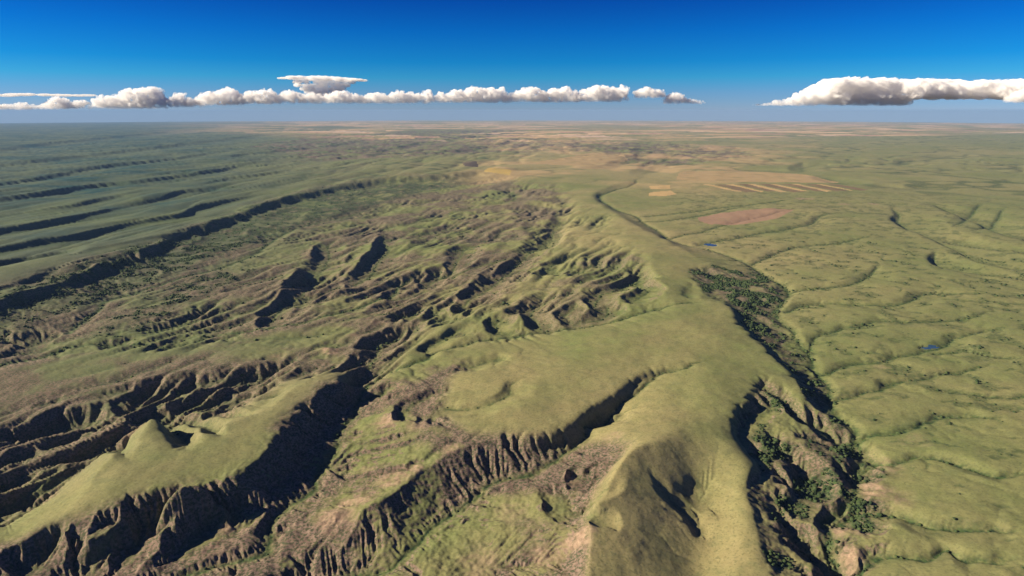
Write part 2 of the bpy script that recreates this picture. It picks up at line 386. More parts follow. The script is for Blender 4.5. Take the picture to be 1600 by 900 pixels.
# --- gullies down the west flank of the divide and in the basin
GUL = [
 ([(890,312,-8),(870,330,-16),(880,345,-22),(860,366,-30),(845,376,-34)], 22, 26, 50),
 ([(900,345,-10),(872,352,-18),(858,372,-26),(838,384,-32),(800,410,-40)], 26, 26, 50),
 ([(838,388,-30),(815,400,-36),(790,420,-42),(770,440,-46),(745,455,-50),(722,468,-54)], 34, 30, 60),
 ([(790,360,-38),(760,376,-42),(725,380,-46),(712,395,-48),(700,415,-52),(680,422,-54),(660,436,-58)], 28, 26, 52),
 ([(820,395,-34),(780,402,-40),(740,412,-46),(700,430,-52)], 18, 20, 45),
 ([(910,385,-12),(885,398,-20),(862,412,-28),(858,425,-34)], 20, 22, 48),
 ([(930,400,-10),(915,412,-18),(908,420,-24)], 20, 22, 42),
 ([(1010,408,-2),(1003,425,-10),(998,436,-20),(960,452,-26),(935,462,-34),(925,480,-40)], 26, 22, 40),
 ([(1003,425,-10),(998,440,-18),(1010,455,-24),(990,470,-30)], 24, 20, 34),
 ([(870,455,-20),(850,470,-28),(830,485,-36),(836,500,-44),(846,512,-48)], 26, 22, 40),
 ([(897,470,-18),(890,482,-28),(880,495,-40)], 20, 18, 34),
 ([(935,470,-18),(948,480,-28),(940,495,-38),(900,505,-44)], 22, 20, 30),
 ([(778,485,-30),(775,505,-42),(784,520,-52)], 24, 22, 30),
 ([(735,500,-36),(712,518,-46),(680,535,-56),(672,548,-60)], 18, 16, 30),
 ([(640,490,-54),(625,515,-58),(600,530,-62),(585,555,-68),(575,575,-71)], 22, 18, 32),
 ([(800,558,-28),(770,556,-32),(735,568,-38)], 16, 20, 36),
 ([(820,590,-14),(800,600,-20),(790,622,-26),(760,634,-30),(700,634,-34)], 12, 18, 50),
 ([(680,612,-38),(660,625,-44),(645,634,-48),(630,650,-50)], 14, 14, 30),
 ([(610,600,-58),(590,612,-62),(565,625,-70)], 14, 14, 26),
 ([(540,370,-64),(520,380,-66),(515,400,-70),(495,425,-74),(480,440,-76)], 34, 40, 60),
 ([(606,358,-62),(600,372,-64),(604,388,-66),(590,405,-68),(570,425,-70),(545,440,-72)], 34, 34, 60),
 ([(490,420,-70),(470,450,-73),(440,470,-76),(420,492,-78)], 30, 26, 60),
 ([(450,428,-68),(420,432,-72),(390,440,-74),(360,448,-76)], 16, 20, 40),
 ([(780,300,-36),(800,296,-34),(802,310,-38),(770,316,-42)], 22, 30, 60),
 ([(760,320,-44),(700,332,-50),(640,346,-56),(560,360,-60)], 12, 26, 50),
 ([(730,340,-46),(680,354,-52),(600,372,-60)], 10, 24, 50),
 ([(800,330,-34),(740,350,-46),(680,366,-54),(620,388,-62)], 12, 24, 50),
 ([(700,460,-54),(640,482,-60),(560,490,-66),(540,496,-70)], 10, 14, 30),
 ([(620,490,-60),(500,520,-70),(440,528,-74),(380,528,-80)], 10, 16, 40),
 ([(380,470,-76),(320,490,-80),(260,505,-82),(200,515,-84)], 10, 16, 40),
 ([(340,500,-78),(280,508,-81),(230,520,-83),(190,530,-84)], 9, 14, 36),
 ([(420,500,-76),(360,508,-78),(320,520,-80),(270,536,-84)], 12, 14, 36),
 ([(62,515,-84),(50,530,-86),(40,545,-88)], 26, 30, 40),
 ([(460,560,-62),(420,572,-64),(380,580,-68),(330,590,-72),(300,596,-74)], 22, 18, 50),
 ([(440,598,-54),(400,604,-60),(340,616,-66),(300,624,-68),(240,640,-70)], 24, 18, 44),
 ([(250,605,-74),(190,620,-76),(130,640,-80),(60,668,-84)], 22, 20, 46),
 ([(290,582,-74),(230,606,-76),(160,612,-78),(100,622,-80)], 14, 14, 40),
 ([(190,640,-72),(150,660,-76),(100,690,-80),(40,720,-84)], 18, 16, 40),
 ([(300,640,-60),(285,655,-56),(250,648,-60)], 12, 18, 26),
 ([(160,690,-66),(120,720,-72),(60,755,-78),(0,790,-84)], 18, 16, 36),
 ([(545,528,-62),(530,534,-62),(520,536,-62)], 14, 24, 30),
 ([(450,553,-62),(425,556,-62)], 14, 20, 30),
 ([(505,553,-60),(490,556,-60)], 12, 20, 30),
 ([(640,480,-56),(632,484,-56)], 12, 18, 30),
 ([(305,700,-10),(288,684,-22),(268,660,-48),(240,636,-62)], 30, 17, 24),
 ([(352,690,-9),(338,674,-28),(310,655,-46),(280,640,-58)], 22, 14, 20),
 ([(204,722,-13),(190,696,-40),(160,684,-62),(120,700,-72)], 30, 16, 22),
 ([(415,640,-9),(395,640,-24),(360,640,-46),(320,640,-56)], 18, 14, 20),
 # foreground, left: gullies between spurs below the mesa
 ([(300,785,-30),(260,815,-56),(225,850,-76),(190,890,-90)], 26, 22, 34),
 ([(390,760,-30),(380,800,-70),(340,830,-80),(300,860,-84)], 20, 20, 36),
 ([(200,810,-24),(190,840,-56),(150,880,-82),(120,920,-96)], 24, 20, 34),
 ([(100,830,-30),(85,860,-60),(60,900,-84)], 18, 16, 30),
 ([(250,800,-24),(235,820,-50),(215,838,-66)], 14, 12, 24),
 ([(350,795,-50),(330,815,-66),(310,840,-78)], 12, 12, 24),
 # foreground, middle
 ([(925,640,-14),(935,652,-32)], 12, 14, 20),
 ([(975,632,-30),(968,648,-34),(940,655,-40)], 12, 12, 22),
 ([(1015,740,-12),(1035,765,-20),(1060,790,-28),(1085,815,-40)], 10, 12, 18),
 ([(1060,740,-12),(1068,756,-16),(1075,775,-22)], 10, 14, 26),
 ([(1098,730,-12),(1090,745,-16),(1100,770,-24)], 8, 20, 40),
 ([(985,712,-2),(960,760,-26),(945,785,-32),(905,795,-40),(870,775,-44)], 12, 14, 26),
 ([(930,800,-26),(925,812,-26),(940,830,-32)], 14, 14, 20),
 ([(900,735,-36),(895,745,-38)], 12, 16, 26),
 # slump country right of the divide
 ([(1210,625,-30),(1200,640,-36),(1175,650,-40)], 10, 12, 20),
 ([(1228,690,-44),(1245,715,-48),(1250,740,-52),(1262,765,-56),(1255,800,-62)], 20, 16, 30),
 ([(1190,665,-40),(1215,690,-44),(1235,720,-50),(1270,760,-58)], 14, 12, 26),
 ([(1260,640,-40),(1285,665,-50),(1320,690,-60),(1340,712,-66)], 14, 14, 26),
 ([(1240,810,-60),(1248,835,-66),(1262,860,-72),(1280,895,-80)], 18, 14, 28),
 ([(1205,770,-52),(1225,800,-58),(1240,840,-66),(1262,880,-76)], 14, 12, 26),
 ([(1300,720,-60),(1325,745,-66),(1340,760,-68)], 10, 10, 22),
 ([(1290,785,-66),(1310,810,-70),(1340,825,-70),(1370,835,-68)], 8, 10, 22),
 ([(1195,600,-8),(1225,625,-22),(1262,655,-36),(1300,685,-52)], 10, 10, 20),
 ([(1160,480,-20),(1190,500,-38),(1225,530,-48)], 10, 12, 24),
 ([(1110,430,-12),(1150,440,-30),(1200,462,-46)], 8, 14, 30),
 ([(1085,440,-6),(1082,452,-8),(1075,462,-10)], 10, 16, 26),
]
for pts, dep, ws, wf in GUL:
    if pts[0][0] < 330 and 580 < pts[0][1] < 695:
        dep *= 0.75
    carve(pts, dep, ws, wf, moist=0.45, taper=(0.5, 0.0))
# --- creeks of the eastern plain (mouth at the valley)
PLN = [
 ([(1620,748),(1560,742),(1510,728),(1470,718),(1430,712),(1392,717),(1365,710),(1345,724)], 15, 16, 26, -44),
 ([(1620,846),(1560,834),(1500,822),(1440,806),(1400,800),(1350,793),(1325,800)], 18, 18, 28, -50),
 ([(1620,893),(1560,882),(1500,870),(1470,853),(1445,856),(1420,862),(1380,868),(1345,876),(1300,892)], 12, 14, 26, -56),
 ([(1560,572),(1500,580),(1450,590),(1400,596),(1370,604),(1335,616),(1305,622)], 11, 16, 34, -46),
 ([(1560,512),(1510,519),(1480,530),(1445,544),(1420,551),(1380,560),(1330,566),(1290,578)], 14, 18, 34, -44),
 ([(1560,488),(1500,497),(1420,502),(1362,500),(1345,507),(1300,513),(1275,522),(1262,540)], 10, 16, 34, -42),
 ([(1620,470),(1520,463),(1460,459),(1430,466),(1400,474),(1340,472),(1290,470),(1250,473),(1220,480)], 16, 20, 44, -40),
 ([(1380,415),(1368,432),(1340,444),(1280,447),(1240,450)], 11, 22, 46, -38),
 ([(1350,370),(1300,380),(1240,386),(1210,400),(1188,412)], 9, 20, 44, -36),
 ([(1330,332),(1282,340),(1262,351),(1200,362),(1130,372),(1100,380)], 14, 24, 60, -28),
 ([(1250,328),(1160,346),(1080,362),(1050,372)], 8, 24, 60, -28),
 ([(1180,322),(1110,332),(1040,345),(1000,346)], 9, 24, 60, -24),
 ([(1240,312),(1200,318),(1160,322),(1090,328),(1000,338)], 8, 28, 70, -20),
 ([(1580,655),(1500,650),(1440,660),(1400,664),(1340,672)], 10, 24, 60, -44),
 ([(1600,620),(1540,618),(1480,612)], 6, 24, 60, -36),
 ([(1600,560),(1540,556),(1500,545),(1460,548)], 6, 18, 40, -36),
 # valley of the far side, running right
 ([(1390,322),(1402,340),(1430,358),(1480,378),(1530,402),(1600,420)], 30, 40, 120, -24),
 ([(1448,316),(1490,330),(1515,340),(1545,352),(1600,372)], 28, 46, 120, -20),
 ([(1530,318),(1518,330),(1504,340),(1496,350)], 9, 70, 90, -24),
 ([(1566,326),(1556,338),(1544,350),(1534,358)], 8, 70, 90, -24),
 ([(1455,392),(1458,404),(1470,412),(1500,420),(1560,432)], 30, 34, 90, -30),
 ([(1470,372),(1520,380),(1580,392)], 14, 40, 90, -26),
]
for pts, dep, ws, wf, zz in PLN:
    big = (pts[0][1] < 400 and pts[0][0] > 1385)
    carve(pts, dep * (1.1 if big else 0.68), ws * (0.6 if big else 1), wf * 1.25, z=zz * 0.83, moist=0.85 if big else 0.7, taper=(0.3, 0.0))
for pts, dep, ws, wf, zz in PLN:
    bed(pts, 7.0, 7.5, z=zz * 0.83)
# far dissected country
FAR = [
 ([(1010,236),(1000,244),(975,252),(955,258),(900,262)], 40, 120, 260),
 ([(1060,240),(1040,246),(1022,255),(1015,262),(1000,275)], 30, 110, 240),
 ([(1300,255),(1258,258),(1245,266),(1190,264),(1120,265)], 34, 100, 220),
 ([(1280,275),(1310,283),(1340,288)], 30, 100, 200),
 ([(1480,286),(1430,292),(1400,290),(1370,290)], 26, 90, 180),
 ([(900,258),(840,262),(790,266)], 24, 90, 180),
 ([(1500,240),(1460,246),(1400,252),(1340,256)], 34, 160, 320),
]
for pts, dep, ws, wf in GUL[:28]:
    bed(pts, 3.0, 5.0, moist=0.8, taper=0.3)
for pts, dep, ws, wf in FAR:
    carve(pts, dep, ws, wf, moist=0.6, taper=(0.2, 0.2))
# creek beds of the main valleys
carve(LINES['valley_r'], 7, 12, 16, moist=1.0, taper=(0.05, 0))
carve(LINES['creek_b'], 6, 9, 11, moist=0.75, taper=(0.1, 0))
carve(LINES['creek_c'], 4, 7, 9, moist=0.6, taper=(0.1, 0))
carve(LINES['basin_creek'][::-1], 6, 12, 14, moist=1.0, taper=(0.1, 0))
carve(LINES['toe_creek'][::-1], 6, 12, 14, moist=1.0, taper=(0.1, 0))

for _nm, _d, _w in (('valley_r', 5.0, 7.0), ('creek_b', 5.0, 5.5), ('creek_c', 4.0, 4.0)):
    bed(LINES[_nm], _d, _w, taper=0.04)
for _nm in ('basin_creek', 'toe_creek'):
    bed(LINES[_nm][::-1], 5.0, 7.0, taper=0.04)
# --- raised spurs and knobs (negative depth)
SPUR = [
 ([(345,775,-28),(315,795,-44),(280,815,-62),(235,850,-80)], -26, 14, 12),
 ([(215,815,-24),(190,838,-46),(160,860,-66),(115,895,-88)], -26, 14, 12),
 ([(350,790,-50),(352,812,-66),(340,835,-78)], -16, 12, 12),
 ([(470,415,-60),(455,430,-60),(440,446,-64),(415,470,-74)], -28, 60, 24),
 ([(480,400,-60),(500,382,-58)], -26, 60, 24),
 ([(600,355,-54),(590,378,-52),(575,402,-58),(550,420,-64)], -25, 60, 24),
 ([(390,440,-66),(350,450,-70),(420,432,-66)], -10, 30, 24),
 ([(300,576,-70),(240,590,-72),(150,612,-74),(70,645,-80)], -12, 24, 14),
 ([(395,585,-64),(330,603,-66),(250,614,-70)], -14, 20, 12),
]
for pts, dep, ws, wf in SPUR:
    carve(pts, dep, ws, wf, taper=(0.15, 0.2))
for px, py, z, r, h in [(515,540,-58,30,16),(600,535,-58,26,10),(630,492,-52,18,12),(610,650,-38,34,9),(530,800,-50,30,9),
                        (880,745,-42,22,12),(745,792,-60,9,9),(760,760,-58,10,8),(725,812,-66,9,8),(705,795,-62,9,6),(845,792,-46,20,8),(600,555,-58,24,10),
                        (690,555,-50,26,8),(1095,440,-8,22,6),(1200,700,-44,16,8),(1235,770,-54,18,10),(1260,730,-52,16,8),(1290,760,-60,14,5),
                        (182,680,-60,26,-22),(150,682,-62,20,12),(300,660,-40,20,-8),(425,612,-40,22,-10)]:
    if h: bump(px, py, z, r, h)

# ------------------------------------------------------------------ rough, rolling and eroded relief
dist = np.hypot(X, Y)
cell = np.maximum(Y * (U1 - U0) / NX, 1.0)
# how badly a place is eroded: from polygons drawn on the ground
def poly_mask(pts, z, soft):
    w = np.array([ground(p[0], p[1], p[2] if len(p) > 2 else z) for p in pts])
    inside = np.zeros(X.shape, bool)
    n = len(w)
    for k in range(n):
        (x1, y1), (x2, y2) = w[k], w[(k + 1) % n]
        c = ((y1 > WY) != (y2 > WY)) & (WX < (x2 - x1) * (WY - y1) / (y2 - y1 + 1e-9) + x1)
        inside ^= c
    m = inside.astype(float)
    for _ in range(2): m = box_blur(m, soft)
    return m
basin = poly_mask([(-100,470),(0,462),(130,424),(235,390),(340,348),(430,315),(520,295),(690,280),(790,285),(880,300),(900,330),(880,370),(860,420),(800,470),(720,500),(660,520),(600,590),(560,620),(530,575),(440,600),(350,655),(240,645),(180,690),(60,780),(-100,860)], -60, 6)
fore = poly_mask([(-100,890),(0,860),(180,803),(330,766),(395,730),(455,655),(500,612),(545,594),(600,585),(700,560),(740,565),(700,600),(690,650),(740,690),(800,688),(880,690),(930,690),(985,710),(935,785),(916,830),(920,950),(-100,1000)], -40, 5)
slump = poly_mask([(1085,435),(1130,425),(1200,430),(1240,450),(1215,480),(1200,490),(1240,540),(1290,610),(1340,680),(1400,740),(1400,800),(1380,860),(1330,890),(1300,960),(1215,960),(1205,860),(1175,800),(1172,765),(1182,738),(1150,690),(1150,655),(1185,622),(1190,598),(1265,650),(1240,592),(1150,505),(1138,480),(1100,466)], -40, 3)
farbad = poly_mask([(380,225),(560,205),(800,200),(880,215),(1000,222),(1160,228),(1180,246),(1000,262),(940,236),(800,236),(600,246),(480,246)], 0, 3)
scall = poly_mask([(700,520),(760,480),(850,440),(930,390),(1010,405),(1020,440),(1060,462),(1000,488),(900,508),(760,528)], -30, 4)
rough = np.clip(np.maximum.reduce([basin * 0.8, fore, slump * 0.9, farbad, scall * 0.65]), 0, 1)

scarp = poly_mask([(-60,482),(0,463),(130,423),(235,388),(340,348),(430,315),(520,294),(690,277),(750,269),(770,280),(650,302),(560,322),(470,350),(420,366),(300,408),(200,445),(60,490),(-60,545)], -40, 3)
flank = poly_mask([(935,322),(985,400),(1000,440),(900,470),(780,490),(700,500),(720,460),(800,410),(860,350)], -24, 6)
calm = poly_mask([(-60,575),(120,548),(300,538),(480,505),(540,520),(460,560),(330,590),(150,606),(60,640),(-60,690)], -80, 6)
rough = rough * (1 - 0.6 * calm)
upl = poly_mask([(-300,470),(0,458),(180,398),(340,341),(430,308),(600,275),(760,262),(860,240),(820,205),(500,200),(200,199),(-300,203)], 0, 6)

def grad(z):
    gy = np.gradient(z, axis=0); gx = np.gradient(z, axis=1)
    # z(u, row): dz/du = y zx ; dz/dy|u = u zx + zy
    du = (U1 - U0) / (NX - 1)
    zx = gx / du / Y
    zy = gy / np.gradient(ys)[:, None] - (X / Y) * zx
    return zx, zy

# broad roll of the prairie
Z += 9 * fbm(X, Y, 2600, 3, 11) * smooth(1800, 5000, dist) * (1 - 0.6 * basin)
Z += 30 * fbm(X, Y, 9000, 3, 21) * smooth(9000, 20000, dist)
Z += (4.2 + 1.0 * smooth(0.2, 0.8, rough)) * fbm(X, Y, 240, 3, 31) * (1 - smooth(5000, 16000, dist) * 0.4)
# upland grain: ravines side by side, running with the draws
gx0, gy0 = ground(60, 376); gx1, gy1 = ground(400, 302)
gl = math.hypot(gx1 - gx0, gy1 - gy0); ca, sa = (gx1 - gx0) / gl, (gy1 - gy0) / gl
along = X * ca + Y * sa; across = -X * sa + Y * ca
wv = across + 130 * perlin(along / 1100, across / 700, 41)
rg = 1 - np.abs(perlin(along / 1900, wv / 230, 43)) * 2.2 + 0.45 * perlin(along / 800, wv / 110, 44)
Z -= upl * 13 * np.clip(rg, 0, 1.3) ** 2
wv = across + 260 * perlin(along / 2600, across / 1500, 46)
rg = 1 - np.abs(perlin(along / 4200, wv / 560, 47)) * 2.0
Z -= upl * smooth(3500, 8000, dist) * 26 * np.clip(rg, 0, 1) ** 2
# broken ground under the escarpment, and long ribs falling across the basin
Z += scarp * (20 - 2 * smooth(3500, 5500, dist)) * (np.clip(1 - np.abs(fbm(X, Y, 210, 3, 35)) * 2.4, 0, 1) * _nf + (1 - _nf) * np.clip(1 - np.abs(fbm(X, Y, 420, 3, 34)) * 2.4, 0, 1) - 0.5)
bx0, by0 = ground(860, 340, -30); bx1, by1 = ground(540, 480, -70)
bl = math.hypot(bx1 - bx0, by1 - by0); cb, sb = (bx1 - bx0) / bl, (by1 - by0) / bl
al = X * cb + Y * sb; ac = -X * sb + Y * cb
wv = ac + 70 * perlin(al / 420, ac / 300, 36)
rb = np.clip(1 - np.abs(perlin(al / 620, wv / 120, 37)) * 2.3, 0, 1) + 0.6 * np.clip(1 - np.abs(perlin(al / 240, wv / 58, 38)) * 2.3, 0, 1) + 0.3 * np.clip(1 - np.abs(perlin(al / 110, wv / 30, 40)) * 2.3, 0, 1) * _nf
rib_m = np.clip(np.maximum(basin * (1 - 0.75 * scarp), 0.75 * flank), 0, 1)
Z -= rib_m * (1 - 0.7 * calm) * 21 * rb ** 1.6 * (0.35 + 0.65 * smooth(-0.3, 0.4, fbm(X, Y, 700, 2, 39)))
# dissected tracts farther out
rgd = 1 - np.abs(fbm(X, Y, 900, 3, 51)) * 2.4
Z -= 30 * np.clip(rgd, 0, 1) ** 2 * (0.2 + 0.8 * smooth(-0.05, 0.35, fbm(X, Y, 6000, 2, 57))) * smooth(6500, 11000, dist) * (1 - upl * 0.6)
Z -= farbad * 34 * np.clip(1 - np.abs(fbm(X, Y, 620, 3, 61)) * 2.2, 0, 1) ** 1.5
# eastern plain: shallow branching swales
east = smooth(900, 1500, X - 0.12 * Y + 500) * (1 - smooth(6000, 9000, dist))
Z -= 3.0 * east * np.clip(1 - np.abs(fbm(WX, WY, 300, 4, 71, 0.55)) * 2.4, 0, 1) ** 2 * (1 - slump)
Z += 4 * (1 - rough) * fbm(X, Y, 620, 2, 73) * (1 - smooth(4000, 9000, dist))

# gullies that follow the fall of the slope, octave by octave
def gully(zx, zy, lam, seed):
    g = np.sqrt(zx * zx + zy * zy) + 1e-6
    sx, sy = (-zy / g).astype(F), (zx / g).astype(F)
    cs = lam * 1.35
    px, py = X / cs, Y / cs
    ix, iy = np.floor(px), np.floor(py)
    fx, fy = (px - ix).astype(F), (py - iy).astype(F)
    ix, iy = ix.astype(np.int64), iy.astype(np.int64)
    C = np.zeros(X.shape, F); S = np.zeros(X.shape, F); W = np.zeros(X.shape, F)
    k = F(2 * math.pi * 1.35)
    for a in (-1, 0, 1):
        for b in (-1, 0, 1):
            h = hash2(ix + a, iy + b, seed)
            ddx = fx - (a + 0.5 + ((h & 255).astype(F) / 255 - F(0.5)) * F(0.8))
            ddy = fy - (b + 0.5 + (((h >> 8) & 255).astype(F) / 255 - F(0.5)) * F(0.8))
            w = np.maximum(np.exp(-2.2 * (ddx * ddx + ddy * ddy)) - F(0.012), 0)
            ph = (ddx * sx + ddy * sy) * k
            C += np.cos(ph) * w; S += np.sin(ph) * w; W += w
    C /= W + F(1e-6); S /= W + F(1e-6)
    m = np.sqrt(C * C + S * S)
    q = np.minimum(1.0, 1.0 / (m + 0.35))
    return C * q, S * q

# running water: drainage over the real slopes cuts branching gullies (stream-power incision)
def erode(z, xs, yy, k_map, iters, m_exp=0.45, creep=0.02, fill=0):
    ny, nx = z.shape
    N = ny * nx
    idx = np.arange(N).reshape(ny, nx)
    area = (np.gradient(xs, axis=1) * np.gradient(yy, axis=0)).astype(np.float64).ravel()
    offs = [(-1, -1), (-1, 0), (-1, 1), (0, -1), (0, 1), (1, -1), (1, 0), (1, 1)]
    def sh(a, dj, di):
        p = np.pad(a, 1, mode='edge')
        return p[1 + dj:1 + dj + ny, 1 + di:1 + di + nx]
    inv = [1.0 / np.maximum(np.hypot(sh(xs, dj, di) - xs, sh(yy, dj, di) - yy), 1e-3) for dj, di in offs]
    ids = [sh(idx, dj, di) for dj, di in offs]
    A = None
    for it in range(iters):
        best = np.zeros_like(z); rec = idx.copy(); low = np.full_like(z, 1e9)
        for k, (dj, di) in enumerate(offs):
            zn = sh(z, dj, di)
            s = (z - zn) * inv[k]
            s[ids[k] == idx] = 0
            m = s > best
            best = np.where(m, s, best); rec = np.where(m, ids[k], rec)
            if it < fill:
                low = np.minimum(low, np.where(ids[k] == idx, 1e9, zn))
        P = rec.ravel(); A = area.copy(); root = P == idx.ravel()
        for _ in range(12):
            A = A + np.bincount(P[~root], weights=A[~root], minlength=N) if _ == 0 else A + np.bincount(Pk[act], weights=A[act], minlength=N)
            if _ == 0:
                Pk = P.copy(); act = ~root
            nxt = Pk[Pk]
            # stop chains once they have reached a root
            act = act & ~root[Pk]
            Pk = np.where(act, nxt, Pk)
        A2 = A.reshape(ny, nx)
        zr = z.ravel()[rec]
        inc = k_map * A2 ** m_exp * best
        z = z - np.minimum(inc, 0.75 * (z - zr))
        if it < fill:
            z = np.where(best <= 0, np.maximum(z, low + 0.02), z)
        if creep:
            lap = (sh(z, 0, 1) + sh(z, 0, -1) + sh(z, 1, 0) + sh(z, -1, 0)) / 4 - z
            z = z + creep * lap
    return z, A2

def fill_hollows(z, iters):
    w = np.full_like(z, 1e4); w[0], w[-1], w[:, 0], w[:, -1] = z[0], z[-1], z[:, 0], z[:, -1]
    for _ in range(iters):
        p = np.pad(w, 1, mode='edge')
        mn = np.minimum(np.minimum(p[:-2, 1:-1], p[2:, 1:-1]), np.minimum(p[1:-1, :-2], p[1:-1, 2:]))
        w = np.minimum(w, np.maximum(z, mn + 0.01))
    return w

def upsample(a, f, shape):
    jj = np.arange(shape[0]) / f; ii = np.arange(shape[1]) / f
    j0 = np.clip(jj.astype(int), 0, a.shape[0] - 2); i0 = np.clip(ii.astype(int), 0, a.shape[1] - 2)
    fj = np.clip(jj - j0, 0, 1)[:, None]; fi = np.clip(ii - i0, 0, 1)[None, :]
    return (a[j0][:, i0] * (1 - fi) + a[j0][:, i0 + 1] * fi) * (1 - fj) + (a[j0 + 1][:, i0] * (1 - fi) + a[j0 + 1][:, i0 + 1] * fi) * fj

import time; _t = time.time()
Z += 0.8 * perlin(X / 31, Y / 31, 77) * (1 - smooth(0.25, 0.6, cell / 31))
c4 = Z[::4, ::4]
dep = fill_hollows(c4, 700) - c4
dep[dep > 500] = 0
Z += 0.2 * upsample(np.clip(dep, 0, 60), 4, Z.shape)
KM = (0.0040 + 0.026 * rough) * (1 - 0.8 * upl) * (1 - smooth(4500, 9000, dist)) * np.clip(dist / 1600, 0.6, 1.6)
h2 = Z[::2, ::2].copy()
e2, A2 = erode(h2, X[::2, ::2], Y[::2, ::2], KM[::2, ::2], 40, fill=10)
Z += upsample(e2 - h2, 2, Z.shape)
Z, ACC = erode(Z, X, Y, KM * 0.8, 12, creep=0.03, fill=4)
print('erosion', time.time() - _t)

zx, zy = grad(box_blur(Z, 1))
G0 = np.sqrt(zx * zx + zy * zy)
for lam, amp, seed in ((52, 2.4, 82), (27, 1.8, 83), (13, 1.3, 84)):
    vis = 1 - smooth(0.25, 0.6, cell / lam)
    g = np.sqrt(zx * zx + zy * zy)
    msk = smooth(0.22, 0.6, g) * (0.1 + 0.9 * rough) * vis * (1 - upl) * (0.25 + 0.95 * smooth(-0.35, 0.35, fbm(X, Y, lam * 5, 2, seed + 300)))
    C, S = gully(zx, zy, lam, seed)
    dz = amp * msk
    Z -= dz * (1 - C) * 0.75
    k = 2 * math.pi / lam * dz * 0.75
    g = g + 1e-6
    zx = zx + (-S * k) * (-zy / g)
    zy = zy + (-S * k) * (zx / g)
# small-scale lumpiness
for wl_, amp, seed in ((46, 1.6, 91), (20, 1.4, 92), (9, 0.85, 93)):
    vis = 1 - smooth(0.25, 0.6, cell / wl_)
    Z += amp * (0.25 + rough) * vis * perlin(X / wl_, Y / wl_, seed)

# ------------------------------------------------------------------ what covers the ground
zx, zy = grad(Z)
SL = np.sqrt(zx * zx + zy * zy)
zb = box_blur(Z, 6)
CONV = (zb - Z)                                     # > 0 in hollows
n1 = fbm(X, Y, 420, 4, 101); n2 = fbm(X, Y, 90, 3, 105); n3 = fbm(X, Y, 1500, 3, 109)
BARE = smooth(0.30, 0.62, SL + 0.12 * n2) * (0.15 + 0.85 * rough)
BARE = np.maximum(BARE, rough * smooth(0.0, 0.45, n1 * 0.7 + n2 * 0.35 + 0.28 * rough + 0.5 * SL - 0.05))
BARE = np.maximum(BARE, basin * smooth(-0.15, 0.5, n1 + 0.3 * n2 + 0.25) * 0.85)
BARE = np.maximum(BARE, fore * smooth(-0.35, 0.3, n1 * 0.8 + 0.5 * n2 + 0.1) * 0.95)
BARE *= 1 - 0.8 * np.clip(MOIST, 0, 1)
TAN = np.zeros_like(Z)
def spot(lst):
    for px, py, z, r, a in lst:
        x, y = ground(px, py, z)
        r = r * 1.25
        TAN[...] = np.maximum(TAN, a * smooth(1.3, 0.5, np.sqrt((WX - x) ** 2 + (WY - y) ** 2) / r + 0.35 * n2 ))
spot([(530,808,-50,34,1.0),(516,541,-50,26,0.9),(600,655,-38,40,0.8),(650,668,-30,26,0.6),(615,745,-40,34,0.9),(645,733,-30,24,0.9),
      (705,700,-22,22,0.8),(565,780,-48,28,0.8),(580,725,-46,20,0.5),(958,682,-24,26,0.6),(885,748,-40,18,0.8),(905,850,-40,24,0.8),
      (860,868,-56,30,0.6),(430,555,-64,30,0.45),(600,500,-58,30,0.5),(560,520,-62,22,0.5),(205,662,-50,26,0.6),(335,638,-48,24,0.6),
      (270,625,-60,26,0.4),(720,462,-52,22,0.7),(885,365,-18,22,0.5),(875,348,-20,20,0.5),(425,470,-64,26,0.6),(465,418,-54,26,0.5),
      (1372,772,-58,34,0.8),(1400,782,-56,34,0.6),(1312,838,-68,22,0.9),(1325,885,-72,26,0.9),(1345,842,-66,18,0.7),(1270,745,-54,10,0.6),
      (1214,685,-44,9,0.8),(1232,765,-56,12,0.8),(1272,706,-54,10,0.7),(1310,700,-60,12,0.6),(1165,455,-38,14,0.8),(1420,690,-52,40,0.3),
      (1390,730,-56,26,0.5),(1380,575,-46,22,0.4),(350,835,-78,10,0.7),(340,890,-92,26,0.4),(745,890,-74,36,0.5),(790,800,-54,30,0.4),
      (1256,312,-16,60,0.9),(1310,320,-16,40,0.8),(1360,320,-18,40,0.8),(690,465,-56,20,0.4),(780,440,-40,16,0.4)])
MOIST = np.maximum(MOIST, 0.8 * poly_mask([(120,530),(160,500),(240,455),(330,425),(420,385),(540,335),(600,318),(610,330),(500,362),(430,395),(380,430),(300,470),(250,500),(190,530)], -76, 4) * smooth(-0.2, 0.4, n2 + n1 * 0.6))
MOIST = np.maximum(MOIST, 0.95 * slump * smooth(-0.15, 0.4, n2 + 0.8 * n1))
MOIST = np.clip(np.maximum(MOIST, 0.5 * smooth(0.9, 3.5, CONV) * (1 - smooth(4000, 9000, dist)) * (1 - 0.5 * fore)), 0, 1)
chan = smooth(4.6, 5.7, np.log10(np.maximum(ACC, 1))) * (1 - smooth(4500, 8000, dist))
chan = np.maximum(chan, 0.75 * box_blur(chan, 1))
MOIST = np.maximum(MOIST, 0.75 * chan * (0.35 + 0.65 * smooth(-0.3, 0.3, n2)))
MOIST = np.maximum(MOIST, 0.95 * scarp * smooth(-0.7, 0.1, n2 + 0.5 * n1) * smooth(2200, 4500, dist))
MOIST = np.maximum(MOIST, 0.8 * smooth(0.5, 0.92, rgd) * smooth(5500, 9000, dist) * smooth(-0.2, 0.3, n3 + 0.1) * (1 - smooth(30000, 50000, dist)))
MOIST = np.maximum(MOIST, 0.6 * east * smooth(0.30, 0.62, n2 + 0.35 * n1 + 0.5 * (CONV > 0.3)))
# dry / fresh grass
DRY = np.clip(0.48 + 0.5 * n3 + 0.4 * n1 + 0.15 * n2, 0, 1)
